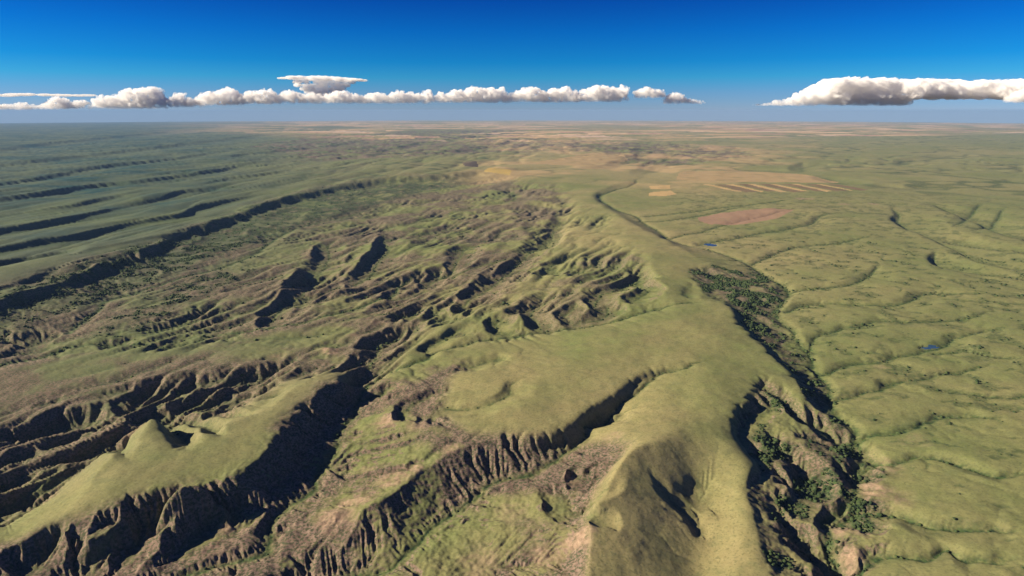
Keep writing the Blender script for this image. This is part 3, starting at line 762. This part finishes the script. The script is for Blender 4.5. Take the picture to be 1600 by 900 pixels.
# farmland toward the horizon: long parcels along the section lines
A0 = math.radians(12)
fx = X * math.cos(A0) + Y * math.sin(A0); fy = -X * math.sin(A0) + Y * math.cos(A0)
fi = np.floor(fx / 1600 + 0.3 * np.sin(np.floor(fy / 800) * 2.1)).astype(np.int64); fj = np.floor(fy / 800).astype(np.int64)
hh = hash2(fi, fj, 5)
FARMV = (hh & 255) / 255.0
FARM = smooth(11000, 24000, dist - 5000 * fbm(X, Y, 9000, 2, 121)) * smooth(-0.62, -0.25, X / Y) * smooth(-0.1, 0.3, fbm(X, Y, 12000, 2, 125) + 0.25 + 0.3 * smooth(20000, 50000, dist)) * (((hh >> 9) & 7) > 1)
FARM = np.clip(FARM, 0, 1)
TANLAND = smooth(0.0, 0.35, fbm(X, Y, 3600, 2, 131) + 0.25) * smooth(6000, 8200, dist) * smooth(-0.14, 0.0, X / Y) * (1 - smooth(0.3, 0.55, X / Y))
DRY = np.clip(np.maximum(DRY * (1 - 0.25 * upl) * (1 - 0.45 * smooth(0.3, 0.8, X / Y)), TANLAND * 1.0), 0, 1)
tl = TANLAND * smooth(-0.15, 0.35, n3 + 0.5 * n1) * 0.55 * (1 - smooth(15000, 26000, dist))
FARMV = np.where(tl > FARM, 0.1, FARMV); FARM = np.maximum(FARM, tl)

# ------------------------------------------------------------------ which piece of the setting each ground cell belongs to
def inside(pts, z=0.0):
    w = np.array([ground(p[0], p[1], z) for p in pts])
    cx = 0.25 * (X[:-1, :-1] + X[1:, :-1] + X[:-1, 1:] + X[1:, 1:]); cy = 0.5 * (Y[:-1, :-1] + Y[1:, 1:])
    m = np.zeros(cx.shape, bool)
    n = len(w)
    for k in range(n):
        (x1, y1), (x2, y2) = w[k], w[(k + 1) % n]
        m ^= ((y1 > cy) != (y2 > cy)) & (cx < (x2 - x1) * (cy - y1) / (y2 - y1 + 1e-9) + x1)
    return m

PIECE = np.zeros((NY - 1, NX - 1), int)
PIECES = [('ground', 'ground', None)]
def piece(name, mat, label, pts, z=0.0):
    PIECES.append((name, mat, label))
    PIECE[inside(pts, z)] = len(PIECES) - 1

mesa_m = poly_mask(LINES['mesa_rim'] + LINES['mesa_back'][::-1], -10, 1)
for _nm, _m, _lab in (('upland', upl, 'grassy western upland scored by long parallel draws'),
                      ('basin', basin, 'eroded brown and green basin below the escarpment'),
                      ('escarpment', scarp, 'dark broken escarpment dropping from the upland into the basin'),
                      ('badlands', fore, 'brown and tan badlands with fluted cliffs and bare knobs'),
                      ('valley', slump, 'slumped brushy valley between the grassy divide and the plain'),
                      ('mesa', mesa_m, 'smooth grass-topped mesa ending in a steep shadowed cliff')):
    PIECES.append((_nm, 'ground', _lab))
    PIECE[_m[:-1, :-1] > 0.5] = len(PIECES) - 1
piece('field', 'field_tan', 'wide pale tan field above the striped strips', [(1062,269),(1160,267),(1255,274),(1312,283),(1288,287),(1150,285),(1056,281)], -12)
for k in range(12):
    xa = 1098 + k * 17.5
    ya, yb = 288.5 + 0.1 * k, 299.5 + 0.35 * k - 0.045 * k * k
    piece('field', 'field_orange' if k % 2 == 0 else 'field_brown',
          ('ripe orange grain strip of the strip-farmed slope' if k % 2 == 0 else 'dark brown fallow strip of the strip-farmed slope'),
          [(xa, ya), (xa + (10 if k % 2 == 0 else 17), ya), (xa + (62 if k % 2 == 0 else 70), yb), (xa + 52 - 3 * math.sin(k * 2.3), yb + 0.4 + 0.8 * math.sin(k * 1.7))], -12)
piece('field', 'field_orange', 'small bright orange field beside the valley head, upper of two', [(1015,291),(1046,290),(1048,296),(1016,296)], -16)
piece('field', 'field_orange', 'small bright orange field beside the valley head, lower of two', [(1015,301),(1048,299),(1058,304),(1040,307),(1014,306)], -16)
piece('field', 'field_pink', 'bare pinkish field between two shallow creeks', [(1090,340),(1130,333),(1200,328),(1240,330),(1215,343),(1160,351),(1110,352),(1092,347)], -26)
piece('field', 'field_dark', 'dark ploughed block on the upland above the escarpment end', [(721,252),(744,251),(748,259),(727,259)], 2)
piece('field', 'field_yellow', 'bright yellow field at the end of the escarpment', [(764,261),(800,265),(797,273),(756,268)], 0)
piece('field', 'field_tan', 'large tan field beyond the head of the valley', [(880,247),(930,238),(975,242),(982,248),(960,253),(900,259),(820,256)], -6)

# ponds: level water in the creeks
def pond(px, py, z, rx, ry, rot, label):
    x, y = ground(px, py, z)
    c, s = math.cos(rot), math.sin(rot)
    def e(xx, yy):
        a, b = (xx - x) * c + (yy - y) * s, -(xx - x) * s + (yy - y) * c
        return (a / rx) ** 2 + (b / ry) ** 2
    q = e(X, Y)
    m = q < 2.2
    lvl = np.percentile(Z[q < 1.3], 30)
    Z[m] = np.where(q[m] < 1.35, lvl, Z[m] * smooth(1.2, 2.2, q[m]) + np.maximum(Z[m], lvl) * (1 - smooth(1.2, 2.2, q[m])))
    cx = 0.5 * (X[:-1, :-1] + X[1:, 1:]); cy = 0.5 * (Y[:-1, :-1] + Y[1:, 1:])
    PIECES.append(('pond', 'water', label))
    PIECE[e(cx, cy) < 1.0] = len(PIECES) - 1
pond(1453, 545, -46, 38, 11, 0.15, 'small blue stock pond in a creek of the grassy plain')
pond(1110, 384, -38, 34, 44, 0.5, 'blue pool of the creek below the grassy divide')

# ------------------------------------------------------------------ materials
def new_mat(name):
    m = bpy.data.materials.new(name); m.use_nodes = True
    n = m.node_tree.nodes
    b = n['Principled BSDF']
    b.inputs['Roughness'].default_value = 0.95
    b.inputs['Specular IOR Level'].default_value = 0.08
    return m, n, m.node_tree.links, b

def rgbmix(n, l, fac, a, b):
    m = n.new('ShaderNodeMix'); m.data_type = 'RGBA'
    for sock, v in ((0, fac), (6, a), (7, b)):
        if hasattr(v, 'is_output'):
            l.new(v, m.inputs[sock])
        elif sock == 0:
            m.inputs[0].default_value = v
        else:
            m.inputs[sock].default_value = (*v, 1)
    return m.outputs[2]

def noise_fac(n, l, vec, scale, detail, lo, hi, rough_=0.6):
    t = n.new('ShaderNodeTexNoise'); t.inputs['Scale'].default_value = scale; t.inputs['Detail'].default_value = detail
    t.inputs['Roughness'].default_value = rough_
    l.new(vec, t.inputs['Vector'])
    r = n.new('ShaderNodeMapRange'); r.inputs[1].default_value = lo; r.inputs[2].default_value = hi
    l.new(t.outputs['Fac'], r.inputs[0])
    return r.outputs[0]

def mul(n, l, a, b):
    m = n.new('ShaderNodeMath'); m.operation = 'MULTIPLY'; m.use_clamp = True
    for i, v in enumerate((a, b)):
        if hasattr(v, 'is_output'): l.new(v, m.inputs[i])
        else: m.inputs[i].default_value = v
    return m.outputs[0]

def ground_material():
    m, n, l, b = new_mat('prairie_ground')
    geo = n.new('ShaderNodeNewGeometry'); pos = geo.outputs['Position']
    at = n.new('ShaderNodeAttribute'); at.attribute_name = 'cover'
    sep = n.new('ShaderNodeSeparateColor'); l.new(at.outputs['Color'], sep.inputs[0])
    af = n.new('ShaderNodeAttribute'); af.attribute_name = 'farm'
    sef = n.new('ShaderNodeSeparateColor'); l.new(af.outputs['Color'], sef.inputs[0])
    bare, moist, tan = sep.outputs[0], sep.outputs[1], sep.outputs[2]
    dry, farm, farmv = sef.outputs[0], sef.outputs[1], sef.outputs[2]
    fine = noise_fac(n, l, pos, 0.11, 6, 0.32, 0.68, 0.7)
    mid = noise_fac(n, l, pos, 0.012, 5, 0.3, 0.7)
    grass = rgbmix(n, l, dry, (0.108, 0.138, 0.046), (0.236, 0.202, 0.090))
    grass2 = rgbmix(n, l, dry, (0.176, 0.202, 0.070), (0.304, 0.266, 0.124))
    g = rgbmix(n, l, fine, grass, grass2)
    g = rgbmix(n, l, mul(n, l, mid, 0.35), g, (0.225, 0.186, 0.092))
    speck = noise_fac(n, l, pos, 0.19, 3, 0.54, 0.64, 0.55)
    g = rgbmix(n, l, mul(n, l, speck, 0.5), g, (0.085, 0.098, 0.044))
    g = rgbmix(n, l, mul(n, l, noise_fac(n, l, pos, 0.035, 4, 0.52, 0.66), 0.4), g, (0.115, 0.130, 0.058))
    g = rgbmix(n, l, mul(n, l, af.outputs['Alpha'], 1.0), g, (0.013, 0.050, 0.046))      # dim, bluish left side painted into the grass colour
    soil_a = rgbmix(n, l, fine, (0.085, 0.064, 0.050), (0.215, 0.155, 0.115))
    soil = rgbmix(n, l, mul(n, l, mid, 0.6), soil_a, (0.150, 0.098, 0.074))
    sepz = n.new('ShaderNodeSeparateXYZ'); l.new(pos, sepz.inputs[0])
    wob = n.new('ShaderNodeTexNoise'); wob.inputs['Scale'].default_value = 0.02; l.new(pos, wob.inputs['Vector'])
    lay = n.new('ShaderNodeMath'); lay.operation = 'MULTIPLY_ADD'; lay.inputs[1].default_value = 14.0
    l.new(wob.outputs['Fac'], lay.inputs[0]); l.new(sepz.outputs[2], lay.inputs[2])
    band = n.new('ShaderNodeTexNoise'); band.noise_dimensions = '1D'; band.inputs['Scale'].default_value = 0.16; band.inputs['Detail'].default_value = 3
    l.new(lay.outputs[0], band.inputs['W'])
    bm_ = n.new('ShaderNodeMapRange'); bm_.inputs[1].default_value = 0.42; bm_.inputs[2].default_value = 0.60; l.new(band.outputs['Fac'], bm_.inputs[0])
    soil = rgbmix(n, l, mul(n, l, bm_.outputs[0], 0.55), soil, (0.255, 0.190, 0.140))         # pale clay beds in the bare slopes
    sage = rgbmix(n, l, noise_fac(n, l, pos, 0.16, 5, 0.47, 0.56, 0.65), soil, (0.060, 0.066, 0.036))
    c = rgbmix(n, l, bare, g, sage)
    c = rgbmix(n, l, mul(n, l, tan, noise_fac(n, l, pos, 0.05, 6, 0.34, 0.56, 0.7)), c, rgbmix(n, l, fine, (0.20, 0.135, 0.09), (0.36, 0.26, 0.175)))
    lush = rgbmix(n, l, noise_fac(n, l, pos, 0.09, 4, 0.4, 0.6), (0.016, 0.034, 0.016), (0.055, 0.090, 0.030))
    c = rgbmix(n, l, mul(n, l, moist, noise_fac(n, l, pos, 0.06, 5, 0.28, 0.55)), c, lush)
    ramp = n.new('ShaderNodeValToRGB'); l.new(farmv, ramp.inputs[0])
    ramp.color_ramp.interpolation = 'CONSTANT'
    els = ramp.color_ramp.elements
    els[0].position = 0; els[0].color = (0.42, 0.29, 0.15, 1)
    els[1].position = 0.25; els[1].color = (0.27, 0.225, 0.10, 1)
    for p_, c_ in ((0.42, (0.52, 0.36, 0.21, 1)), (0.6, (0.34, 0.21, 0.14, 1)), (0.75, (0.19, 0.19, 0.07, 1)), (0.88, (0.50, 0.36, 0.25, 1))):
        e_ = els.new(p_); e_.color = c_
    c = rgbmix(n, l, farm, c, ramp.outputs[0])
    l.new(c, b.inputs['Base Color'])
    bp = n.new('ShaderNodeBump'); bp.inputs['Strength'].default_value = 0.5; bp.inputs['Distance'].default_value = 1.2
    t = n.new('ShaderNodeTexNoise'); t.inputs['Scale'].default_value = 0.16; t.inputs['Detail'].default_value = 6; t.inputs['Roughness'].default_value = 0.65
    l.new(pos, t.inputs['Vector']); l.new(t.outputs['Fac'], bp.inputs['Height']); l.new(bp.outputs[0], b.inputs['Normal'])
    return m

def field_material(name, c1, c2):
    m, n, l, b = new_mat(name)
    geo = n.new('ShaderNodeNewGeometry'); pos = geo.outputs['Position']
    c = rgbmix(n, l, noise_fac(n, l, pos, 0.006, 6, 0.3, 0.7), c1, c2)
    c = rgbmix(n, l, noise_fac(n, l, pos, 0.0035, 5, 0.52, 0.80), c, (0.20, 0.175, 0.08))
    l.new(c, b.inputs['Base Color'])
    return m

def water_material():
    m, n, l, b = new_mat('water')
    b.inputs['Base Color'].default_value = (0.03, 0.07, 0.13, 1)
    b.inputs['Roughness'].default_value = 0.12
    b.inputs['Specular IOR Level'].default_value = 0.5
    return m

MAT = {'ground': ground_material(),
       'field_tan': field_material('field_tan', (0.30, 0.215, 0.105), (0.35, 0.26, 0.13)),
       'field_orange': field_material('field_orange', (0.38, 0.26, 0.11), (0.43, 0.31, 0.15)),
       'field_brown': field_material('field_brown', (0.14, 0.10, 0.058), (0.18, 0.13, 0.07)),
       'field_dark': field_material('field_dark', (0.075, 0.055, 0.042), (0.10, 0.072, 0.05)),
       'field_pink': field_material('field_pink', (0.24, 0.155, 0.10), (0.29, 0.19, 0.12)),
       'field_yellow': field_material('field_yellow', (0.42, 0.29, 0.08), (0.36, 0.27, 0.09)),
       'water': water_material()}

# ------------------------------------------------------------------ ground meshes
ZW = Z - dist * dist / (2 * EARTH)
V = np.stack([X, Y, ZW], -1).reshape(-1, 3).astype(F)
COVER = np.stack([BARE, MOIST, TAN, np.ones_like(Z)], -1).reshape(-1, 4).astype(F)
LEFT_DIM = smooth(0.0, -0.62, X / Y) * (0.45 * smooth(1200, 2300, dist) + 0.55 * smooth(2300, 7000, dist)) * (0.75 + 0.25 * np.clip(n1 + n3, -1, 1))  # dimming toward the left and distance, put into the grass colour
FARMC = np.stack([DRY, FARM, FARMV, LEFT_DIM], -1).reshape(-1, 4).astype(F)
jj, ii = np.meshgrid(np.arange(NY - 1), np.arange(NX - 1), indexing='ij')
q0 = jj * NX + ii
QUADS = np.stack([q0, q0 + 1, q0 + NX + 1, q0 + NX], -1)

def mesh_from(name, verts, quads, mat, attrs=None):
    me = bpy.data.meshes.new(name)
    nq, k = quads.shape
    me.vertices.add(len(verts)); me.vertices.foreach_set('co', verts.astype(F).ravel())
    me.loops.add(nq * k); me.loops.foreach_set('vertex_index', quads.astype(np.int32).ravel())
    me.polygons.add(nq); me.polygons.foreach_set('loop_start', np.arange(0, nq * k, k, dtype=np.int32))
    me.polygons.foreach_set('use_smooth', np.ones(nq, bool))
    for an, arr in (attrs or {}).items():
        a = me.attributes.new(an, 'FLOAT_COLOR', 'POINT'); a.data.foreach_set('color', arr.ravel())
    me.update(calc_edges=True)
    me.materials.append(mat)
    return me

def link(name, me, label=None, kind=None, category=None, group=None, parent=None):
    o = bpy.data.objects.new(name, me); COL.objects.link(o)
    if label: o['label'] = label
    if kind: o['kind'] = kind
    if category: o['category'] = category
    if group: o['group'] = group
    if parent: o.parent = parent
    return o

for k, (name, mt, label) in enumerate(PIECES):
    q = QUADS[PIECE == k]
    if not len(q): continue
    idx, inv = np.unique(q.ravel(), return_inverse=True)
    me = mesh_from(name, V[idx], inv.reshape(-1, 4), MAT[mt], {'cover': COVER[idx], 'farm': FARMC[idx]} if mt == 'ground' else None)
    link(name, me, label or 'olive green rolling prairie cut by ravines, reaching to the horizon', 'structure', name)

# ------------------------------------------------------------------ brush along the creeks and in the draws
def build_brush():
    rng = np.random.default_rng(12)
    w = (np.clip(MOIST - 0.3, 0, 1) ** 1.3 * (0.25 + 2.0 * slump + 0.5 * basin + 0.5 * scall) * (dist < 4600) + 0.10 * scarp * (dist < 7500)) * smooth(-0.25, 0.35, n2) * (np.abs(X / Y) < 1.02) * (Y > 850)
    w = w * np.minimum(cell, 6) ** 2 * (0.3 + np.minimum(dist, 3500) / 2500)
    p = w.ravel() / w.sum()
    zones = {}
    N = 14000
    pick = rng.choice(p.size, N, p=p)
    side = np.where((slump.ravel()[pick] > 0.3), 0, np.where(X.ravel()[pick] > 0.13 * Y.ravel()[pick] + 350, 1, 2))
    t = (1 + 5 ** 0.5) / 2
    B = np.array([(-1, t, 0), (1, t, 0), (-1, -t, 0), (1, -t, 0), (0, -1, t), (0, 1, t), (0, -1, -t), (0, 1, -t), (t, 0, -1), (t, 0, 1), (-t, 0, -1), (-t, 0, 1)]) / 1.9
    T = np.array([(0, 11, 5), (0, 5, 1), (0, 1, 7), (0, 7, 10), (0, 10, 11), (1, 5, 9), (5, 11, 4), (11, 10, 2), (10, 7, 6), (7, 1, 8), (3, 9, 4), (3, 4, 2), (3, 2, 6), (3, 6, 8), (3, 8, 9), (4, 9, 5), (2, 4, 11), (6, 2, 10), (8, 6, 7), (9, 8, 1)])
    m, n, l, b = new_mat('brush')
    geo = n.new('ShaderNodeNewGeometry')
    l.new(rgbmix(n, l, noise_fac(n, l, geo.outputs['Position'], 0.09, 4, 0.35, 0.65), (0.018, 0.032, 0.016), (0.060, 0.085, 0.030)), b.inputs['Base Color'])
    for z, (nm, lab) in enumerate((('brush', 'dark green brush crowding the slumped valley below the divide'),
                                   ('brush', 'thin line of brush along the creeks of the grassy plain'),
                                   ('brush', 'scattered low brush along the draws of the eroded basin'))):
        k = pick[side == z]
        n_ = len(k)
        if not n_: continue
        r = rng.lognormal(0.85, 0.38, n_).clip(1.2, 6.0) * (1 + 0.35 * np.clip(dist.ravel()[k] / 3000, 0, 1))
        c = V[k].astype(float) + np.stack([rng.normal(0, 2.5, n_), rng.normal(0, 2.5, n_), r * 0.25], -1)
        jit = rng.uniform(0.65, 1.25, (n_, 12, 1))
        P = B[None] * jit * (r[:, None, None] * np.array((1.15, 1.15, 0.8))) + c[:, None, :]
        f = T[None] + (np.arange(n_) * 12)[:, None, None]
        link(nm, mesh_from(nm, P.reshape(-1, 3), f.reshape(-1, 3), m), lab, 'stuff', 'brush')
build_brush()

# ------------------------------------------------------------------ haze: even thin air over the whole country
hz = bpy.data.meshes.new('haze')
hx, hy0, hy1, hz0, hz1 = 128500.0, -3000.0, 106000.0, float(ZW.min()) - 1.0, CAM_H + 12.0
hv = [(x, y, z) for z in (hz0, hz1) for y in (hy0, hy1) for x in (-hx, hx)]
hz.from_pydata(hv, [], [(0, 2, 3, 1), (4, 5, 7, 6), (0, 1, 5, 4), (2, 6, 7, 3), (0, 4, 6, 2), (1, 3, 7, 5)])
hm = bpy.data.materials.new('haze'); hm.use_nodes = True
hn = hm.node_tree.nodes; hn.clear()
ho = hn.new('ShaderNodeOutputMaterial'); pv = hn.new('ShaderNodeVolumePrincipled')
pv.inputs['Color'].default_value = (0.235, 0.40, 0.68, 1)
pv.inputs['Density'].default_value = 1.1e-5
pv.inputs['Anisotropy'].default_value = 0.0
hm.node_tree.links.new(pv.outputs[0], ho.inputs['Volume'])
hz.materials.append(hm)
link('haze', hz, 'thin blue haze over the whole prairie', 'stuff', 'haze')

# ------------------------------------------------------------------ clouds, beyond the horizon
rnd = random.Random(4)
CLOUD_Y = 116000.0
def sky_point(px, py, y):
    sx, sy = (px - 800.0) / FPX, (450.0 - py) / FPX
    dx, dy, dz = sx, CP + sy * SP, -SP + sy * CP
    t = y / dy
    return np.array((dx * t, y, CAM_H + dz * t))
M_PX = CLOUD_Y / FPX / 1.04         # metres per photo pixel out there

def unit_ico():
    import bmesh
    bm = bmesh.new(); bmesh.ops.create_icosphere(bm, subdivisions=3, radius=1.0)
    bm.verts.ensure_lookup_table()
    v = np.array([v.co[:] for v in bm.verts]); f = np.array([[x.index for x in q.verts] for q in bm.faces]); bm.free()
    return v, f
IV, IF = unit_ico()

def cloud_material():
    m = bpy.data.materials.new('cloud'); m.use_nodes = True
    n = m.node_tree.nodes; n.clear()
    o = n.new('ShaderNodeOutputMaterial'); v = n.new('ShaderNodeVolumePrincipled')
    v.inputs['Color'].default_value = (1.0, 0.995, 0.99, 1)
    l = m.node_tree.links
    geo = n.new('ShaderNodeTexCoord'); t = n.new('ShaderNodeTexNoise')
    t.inputs['Scale'].default_value = 0.0012; t.inputs['Detail'].default_value = 3.0; t.inputs['Roughness'].default_value = 0.6
    l.new(geo.outputs['Object'], t.inputs['Vector'])
    r = n.new('ShaderNodeMapRange'); r.inputs[1].default_value = 0.35; r.inputs[2].default_value = 0.60; r.inputs[3].default_value = 0.0; r.inputs[4].default_value = 0.0030
    l.new(t.outputs['Fac'], r.inputs[0])
    sz = n.new('ShaderNodeSeparateXYZ'); l.new(geo.outputs['Object'], sz.inputs[0])
    fade = n.new('ShaderNodeMapRange'); fade.inputs[1].default_value = -350.0; fade.inputs[2].default_value = 1500.0; fade.inputs[3].default_value = 0.06; fade.inputs[4].default_value = 1.0
    l.new(sz.outputs[2], fade.inputs[0])
    d = n.new('ShaderNodeMath'); d.operation = 'MULTIPLY'
    l.new(r.outputs[0], d.inputs[0]); l.new(fade.outputs[0], d.inputs[1]); l.new(d.outputs[0], v.inputs['Density'])
    v.inputs['Anisotropy'].default_value = 0.0
    m.node_tree.links.new(v.outputs[0], o.inputs['Volume'])
    return m
CLOUD = cloud_material()
tex = {}
for nm, sz in (('billow', 1700.0), ('crumple', 520.0)):
    t = bpy.data.textures.new(nm, 'CLOUDS'); t.noise_scale = sz; t.noise_depth = 3; tex[nm] = t

def build_cloud(label, base, puffs, group=None, voxel=105.0, rough_amt=1.0, depth=None):
    """puffs: (photo px, photo py, radius in photo px, squash, stretch, depth in photo px)"""
    y0 = CLOUD_Y if depth is None else depth
    vs, fs, k = [], [], 0
    zb = sky_point(800, base, y0)[2]
    cx = sum(p[0] for p in puffs) / len(puffs)
    org = sky_point(cx, base, y0)
    for (px, py, r, sq, st, dp) in puffs:
        c = sky_point(px, py, y0) + np.array((0, dp * M_PX, 0)) - org
        v = IV * np.array((r * st, r * st, r * sq)) * M_PX + c
        lo = zb - org[2]
        v[:, 2] = np.where(v[:, 2] < lo, lo - (lo - v[:, 2]) * 0.3, v[:, 2])
        vs.append(v); fs.append(IF + k); k += len(v)
    me = mesh_from('cloud', np.concatenate(vs), np.concatenate(fs), CLOUD)
    o = link('cloud', me, label, None, 'cloud', group)
    o.location = org
    rm = o.modifiers.new('merge', 'REMESH'); rm.mode = 'VOXEL'; rm.voxel_size = voxel; rm.use_smooth_shade = True
    for nm, st in (('billow', 760.0 * rough_amt), ('crumple', 620.0 * rough_amt)):
        d = o.modifiers.new(nm, 'DISPLACE'); d.texture = tex[nm]; d.strength = st; d.mid_level = 0.5; d.texture_coords = 'GLOBAL'
    return o

def heap(x0, x1, base, tops, r0=5.0):
    """cauliflower heap between x0 and x1 whose outline follows tops [(px, py)...]"""
    out = []
    tx, ty = [t[0] for t in tops], [t[1] for t in tops]
    x = x0 + r0 * 0.7
    while x < x1 - r0 * 0.4:
        top = min(float(np.interp(x, tx, ty)) + rnd.uniform(-1.5, 3.0), base - 3)
        y = base - 2.0
        while True:
            r = r0 * rnd.uniform(0.75, 1.15)
            r = min(r, max(2.0, (base - top) * 0.55))
            yy = max(y, top + r)
            for _ in range(2):
                out.append((x + rnd.uniform(-0.4, 0.4) * r0, yy + rnd.uniform(-1, 1), r, 0.9, 1.05, rnd.uniform(-14, 14)))
            if yy <= top + r + 0.01: break
            y -= r * 0.9
        for _ in range(3):
            rr = rnd.uniform(1.1, 2.2)
            out.append((x + rnd.uniform(-1, 1) * r0, top + rnd.uniform(0.6, 1.0) * rr, rr, 0.95, 1.0, rnd.uniform(-12, 6)))
        x += r0 * 0.75
    return out

LOW = 'row of heaped clouds above the horizon'
HEAPS = [
 ('faint low puffs reaching past the end of the thin grey sheet', -70, 52, 172, [(-70,160),(-40,156),(-10,160),(12,164),(30,160),(52,168)], 4),
 ('small faint heap cloud under the thin grey sheet', 56, 136, 170, [(56,167),(75,158),(92,151),(105,156),(136,160)], 4),
 ('double-humped heap cloud next to the thin grey sheet', 146, 262, 169, [(146,160),(160,149),(172,150),(185,147),(200,140),(222,138),(246,136),(250,146),(262,158)], 5.5),
 ('low ragged heap cloud with a single raised knob', 264, 312, 167, [(264,160),(282,143),(288,150),(300,155),(312,158)], 4),
 ('tall lumpy heap cloud left of the row under the anvil', 306, 376, 164, [(306,158),(322,145),(340,142),(356,137),(368,139),(376,150)], 5.5),
 ('long even heap cloud between the lumpy one and the anvil', 374, 436, 162, [(374,150),(390,144),(404,141),(420,137),(428,146),(436,150)], 5),
 ('heap cloud right under the small anvil cloud', 434, 506, 161, [(434,152),(452,140),(470,147),(490,146),(506,148)], 5),
 ('low heap cloud under the tip of the anvil', 504, 566, 161, [(504,150),(522,143),(540,142),(552,147),(566,150)], 5),
 ('long low heap cloud with one pointed hump, past the anvil', 564, 676, 161, [(564,151),(590,145),(610,148),(628,141),(650,148),(668,142),(676,152)], 5),
 ('small conical heap cloud by a gap in the row', 674, 700, 160, [(674,157),(690,142),(700,155)], 4),
 ('bright heap cloud with a rounded flat top', 696, 790, 160, [(696,150),(706,142),(726,139),(750,137),(772,138),(786,136),(790,146)], 5.5),
 ('bright heap cloud with a single dome', 786, 852, 159, [(786,150),(810,143),(826,135),(844,138),(852,146)], 5.5),
 ('broad bright heap cloud with a level crest', 848, 904, 159, [(848,146),(860,139),(888,135),(898,142),(904,146)], 5.5),
 ('largest bright heap cloud of the row, with three domes', 898, 980, 158, [(898,148),(912,140),(936,133),(950,136),(966,135),(980,134)], 6),
 ('small detached puff at the end of the bright row', 992, 1038, 153, [(992,144),(1010,136),(1020,140),(1028,137),(1036,142),(1038,148)], 4),
 ('flat pinkish puff trailing off past the bright row', 1036, 1100, 162, [(1036,158),(1046,144),(1060,147),(1070,154),(1100,158)], 3.2),
]
for lab, x0, x1, base, tops, r0 in HEAPS:
    build_cloud(lab, base, heap(x0, x1, base, tops, r0 * 0.68), LOW)
# small anvil: thin wide top on a funnel stem
pf = []
for i in range(26):
    t = i / 25
    x = 440 + t * 128
    r = 2.6 + 2.6 * math.sin(math.pi * min(1, 0.12 + t * 0.85))
    pf.append((x, 124 + 3.5 * t - 0.6 * r, 9, 0.18 + 0.30 * math.sin(math.pi * t) , 1.1, rnd.uniform(-16, 16)))
for k in range(5):
    hw = 44 - k * 4
    for i in range(9):
        pf.append((500 + 4 + (i / 8 * 2 - 1) * hw * (1 - 0.08 * k), 128 + k * 5.2, 6, 0.55, 1.2, rnd.uniform(-12, 12)))
build_cloud('anvil cloud with a thin flat top on a funnel stem', 158, pf, rough_amt=0.35, depth=CLOUD_Y + 9000)
# great anvil
pf = heap(1240, 1420, 161, [(1240,150),(1252,142),(1275,132),(1290,124),(1320,121),(1360,122),(1420,123)], 8)
pf += heap(1180, 1262, 166, [(1180,163),(1215,158),(1250,150),(1262,150)], 4)
for i in range(46):
    t = i / 45
    x = 1300 + t * 380
    for (yy, r, sq) in ((130.5 + 3 * t, 15, 0.5), (138 + 2 * t, 15, 0.55), (146, 15, 0.5), (151, 10, 0.4)):
        pf.append((x + rnd.uniform(-3, 3), yy, r, sq, 1.1, rnd.uniform(-22, 30)))
build_cloud('great anvil cloud with a bright billowing head and a long flat shelf', 164, pf, rough_amt=0.85)
pf = heap(1570, 1690, 160, [(1570,153),(1590,142),(1620,134),(1690,132)], 6)
build_cloud('bright heap at the far end of the great anvil shelf', 158, pf, LOW, depth=CLOUD_Y - 5000)
# thin grey sheet
pf = []
for i in range(30):
    t = i / 29
    pf.append((-60 + t * 205, 148.5 + 0.6 * math.sin(t * 9), 9, 0.16 + 0.16 * (1 - t), 1.3, rnd.uniform(-20, 20)))
build_cloud('thin grey sheet of cloud with a level underside', 154, pf, rough_amt=0.25, depth=CLOUD_Y + 6000)
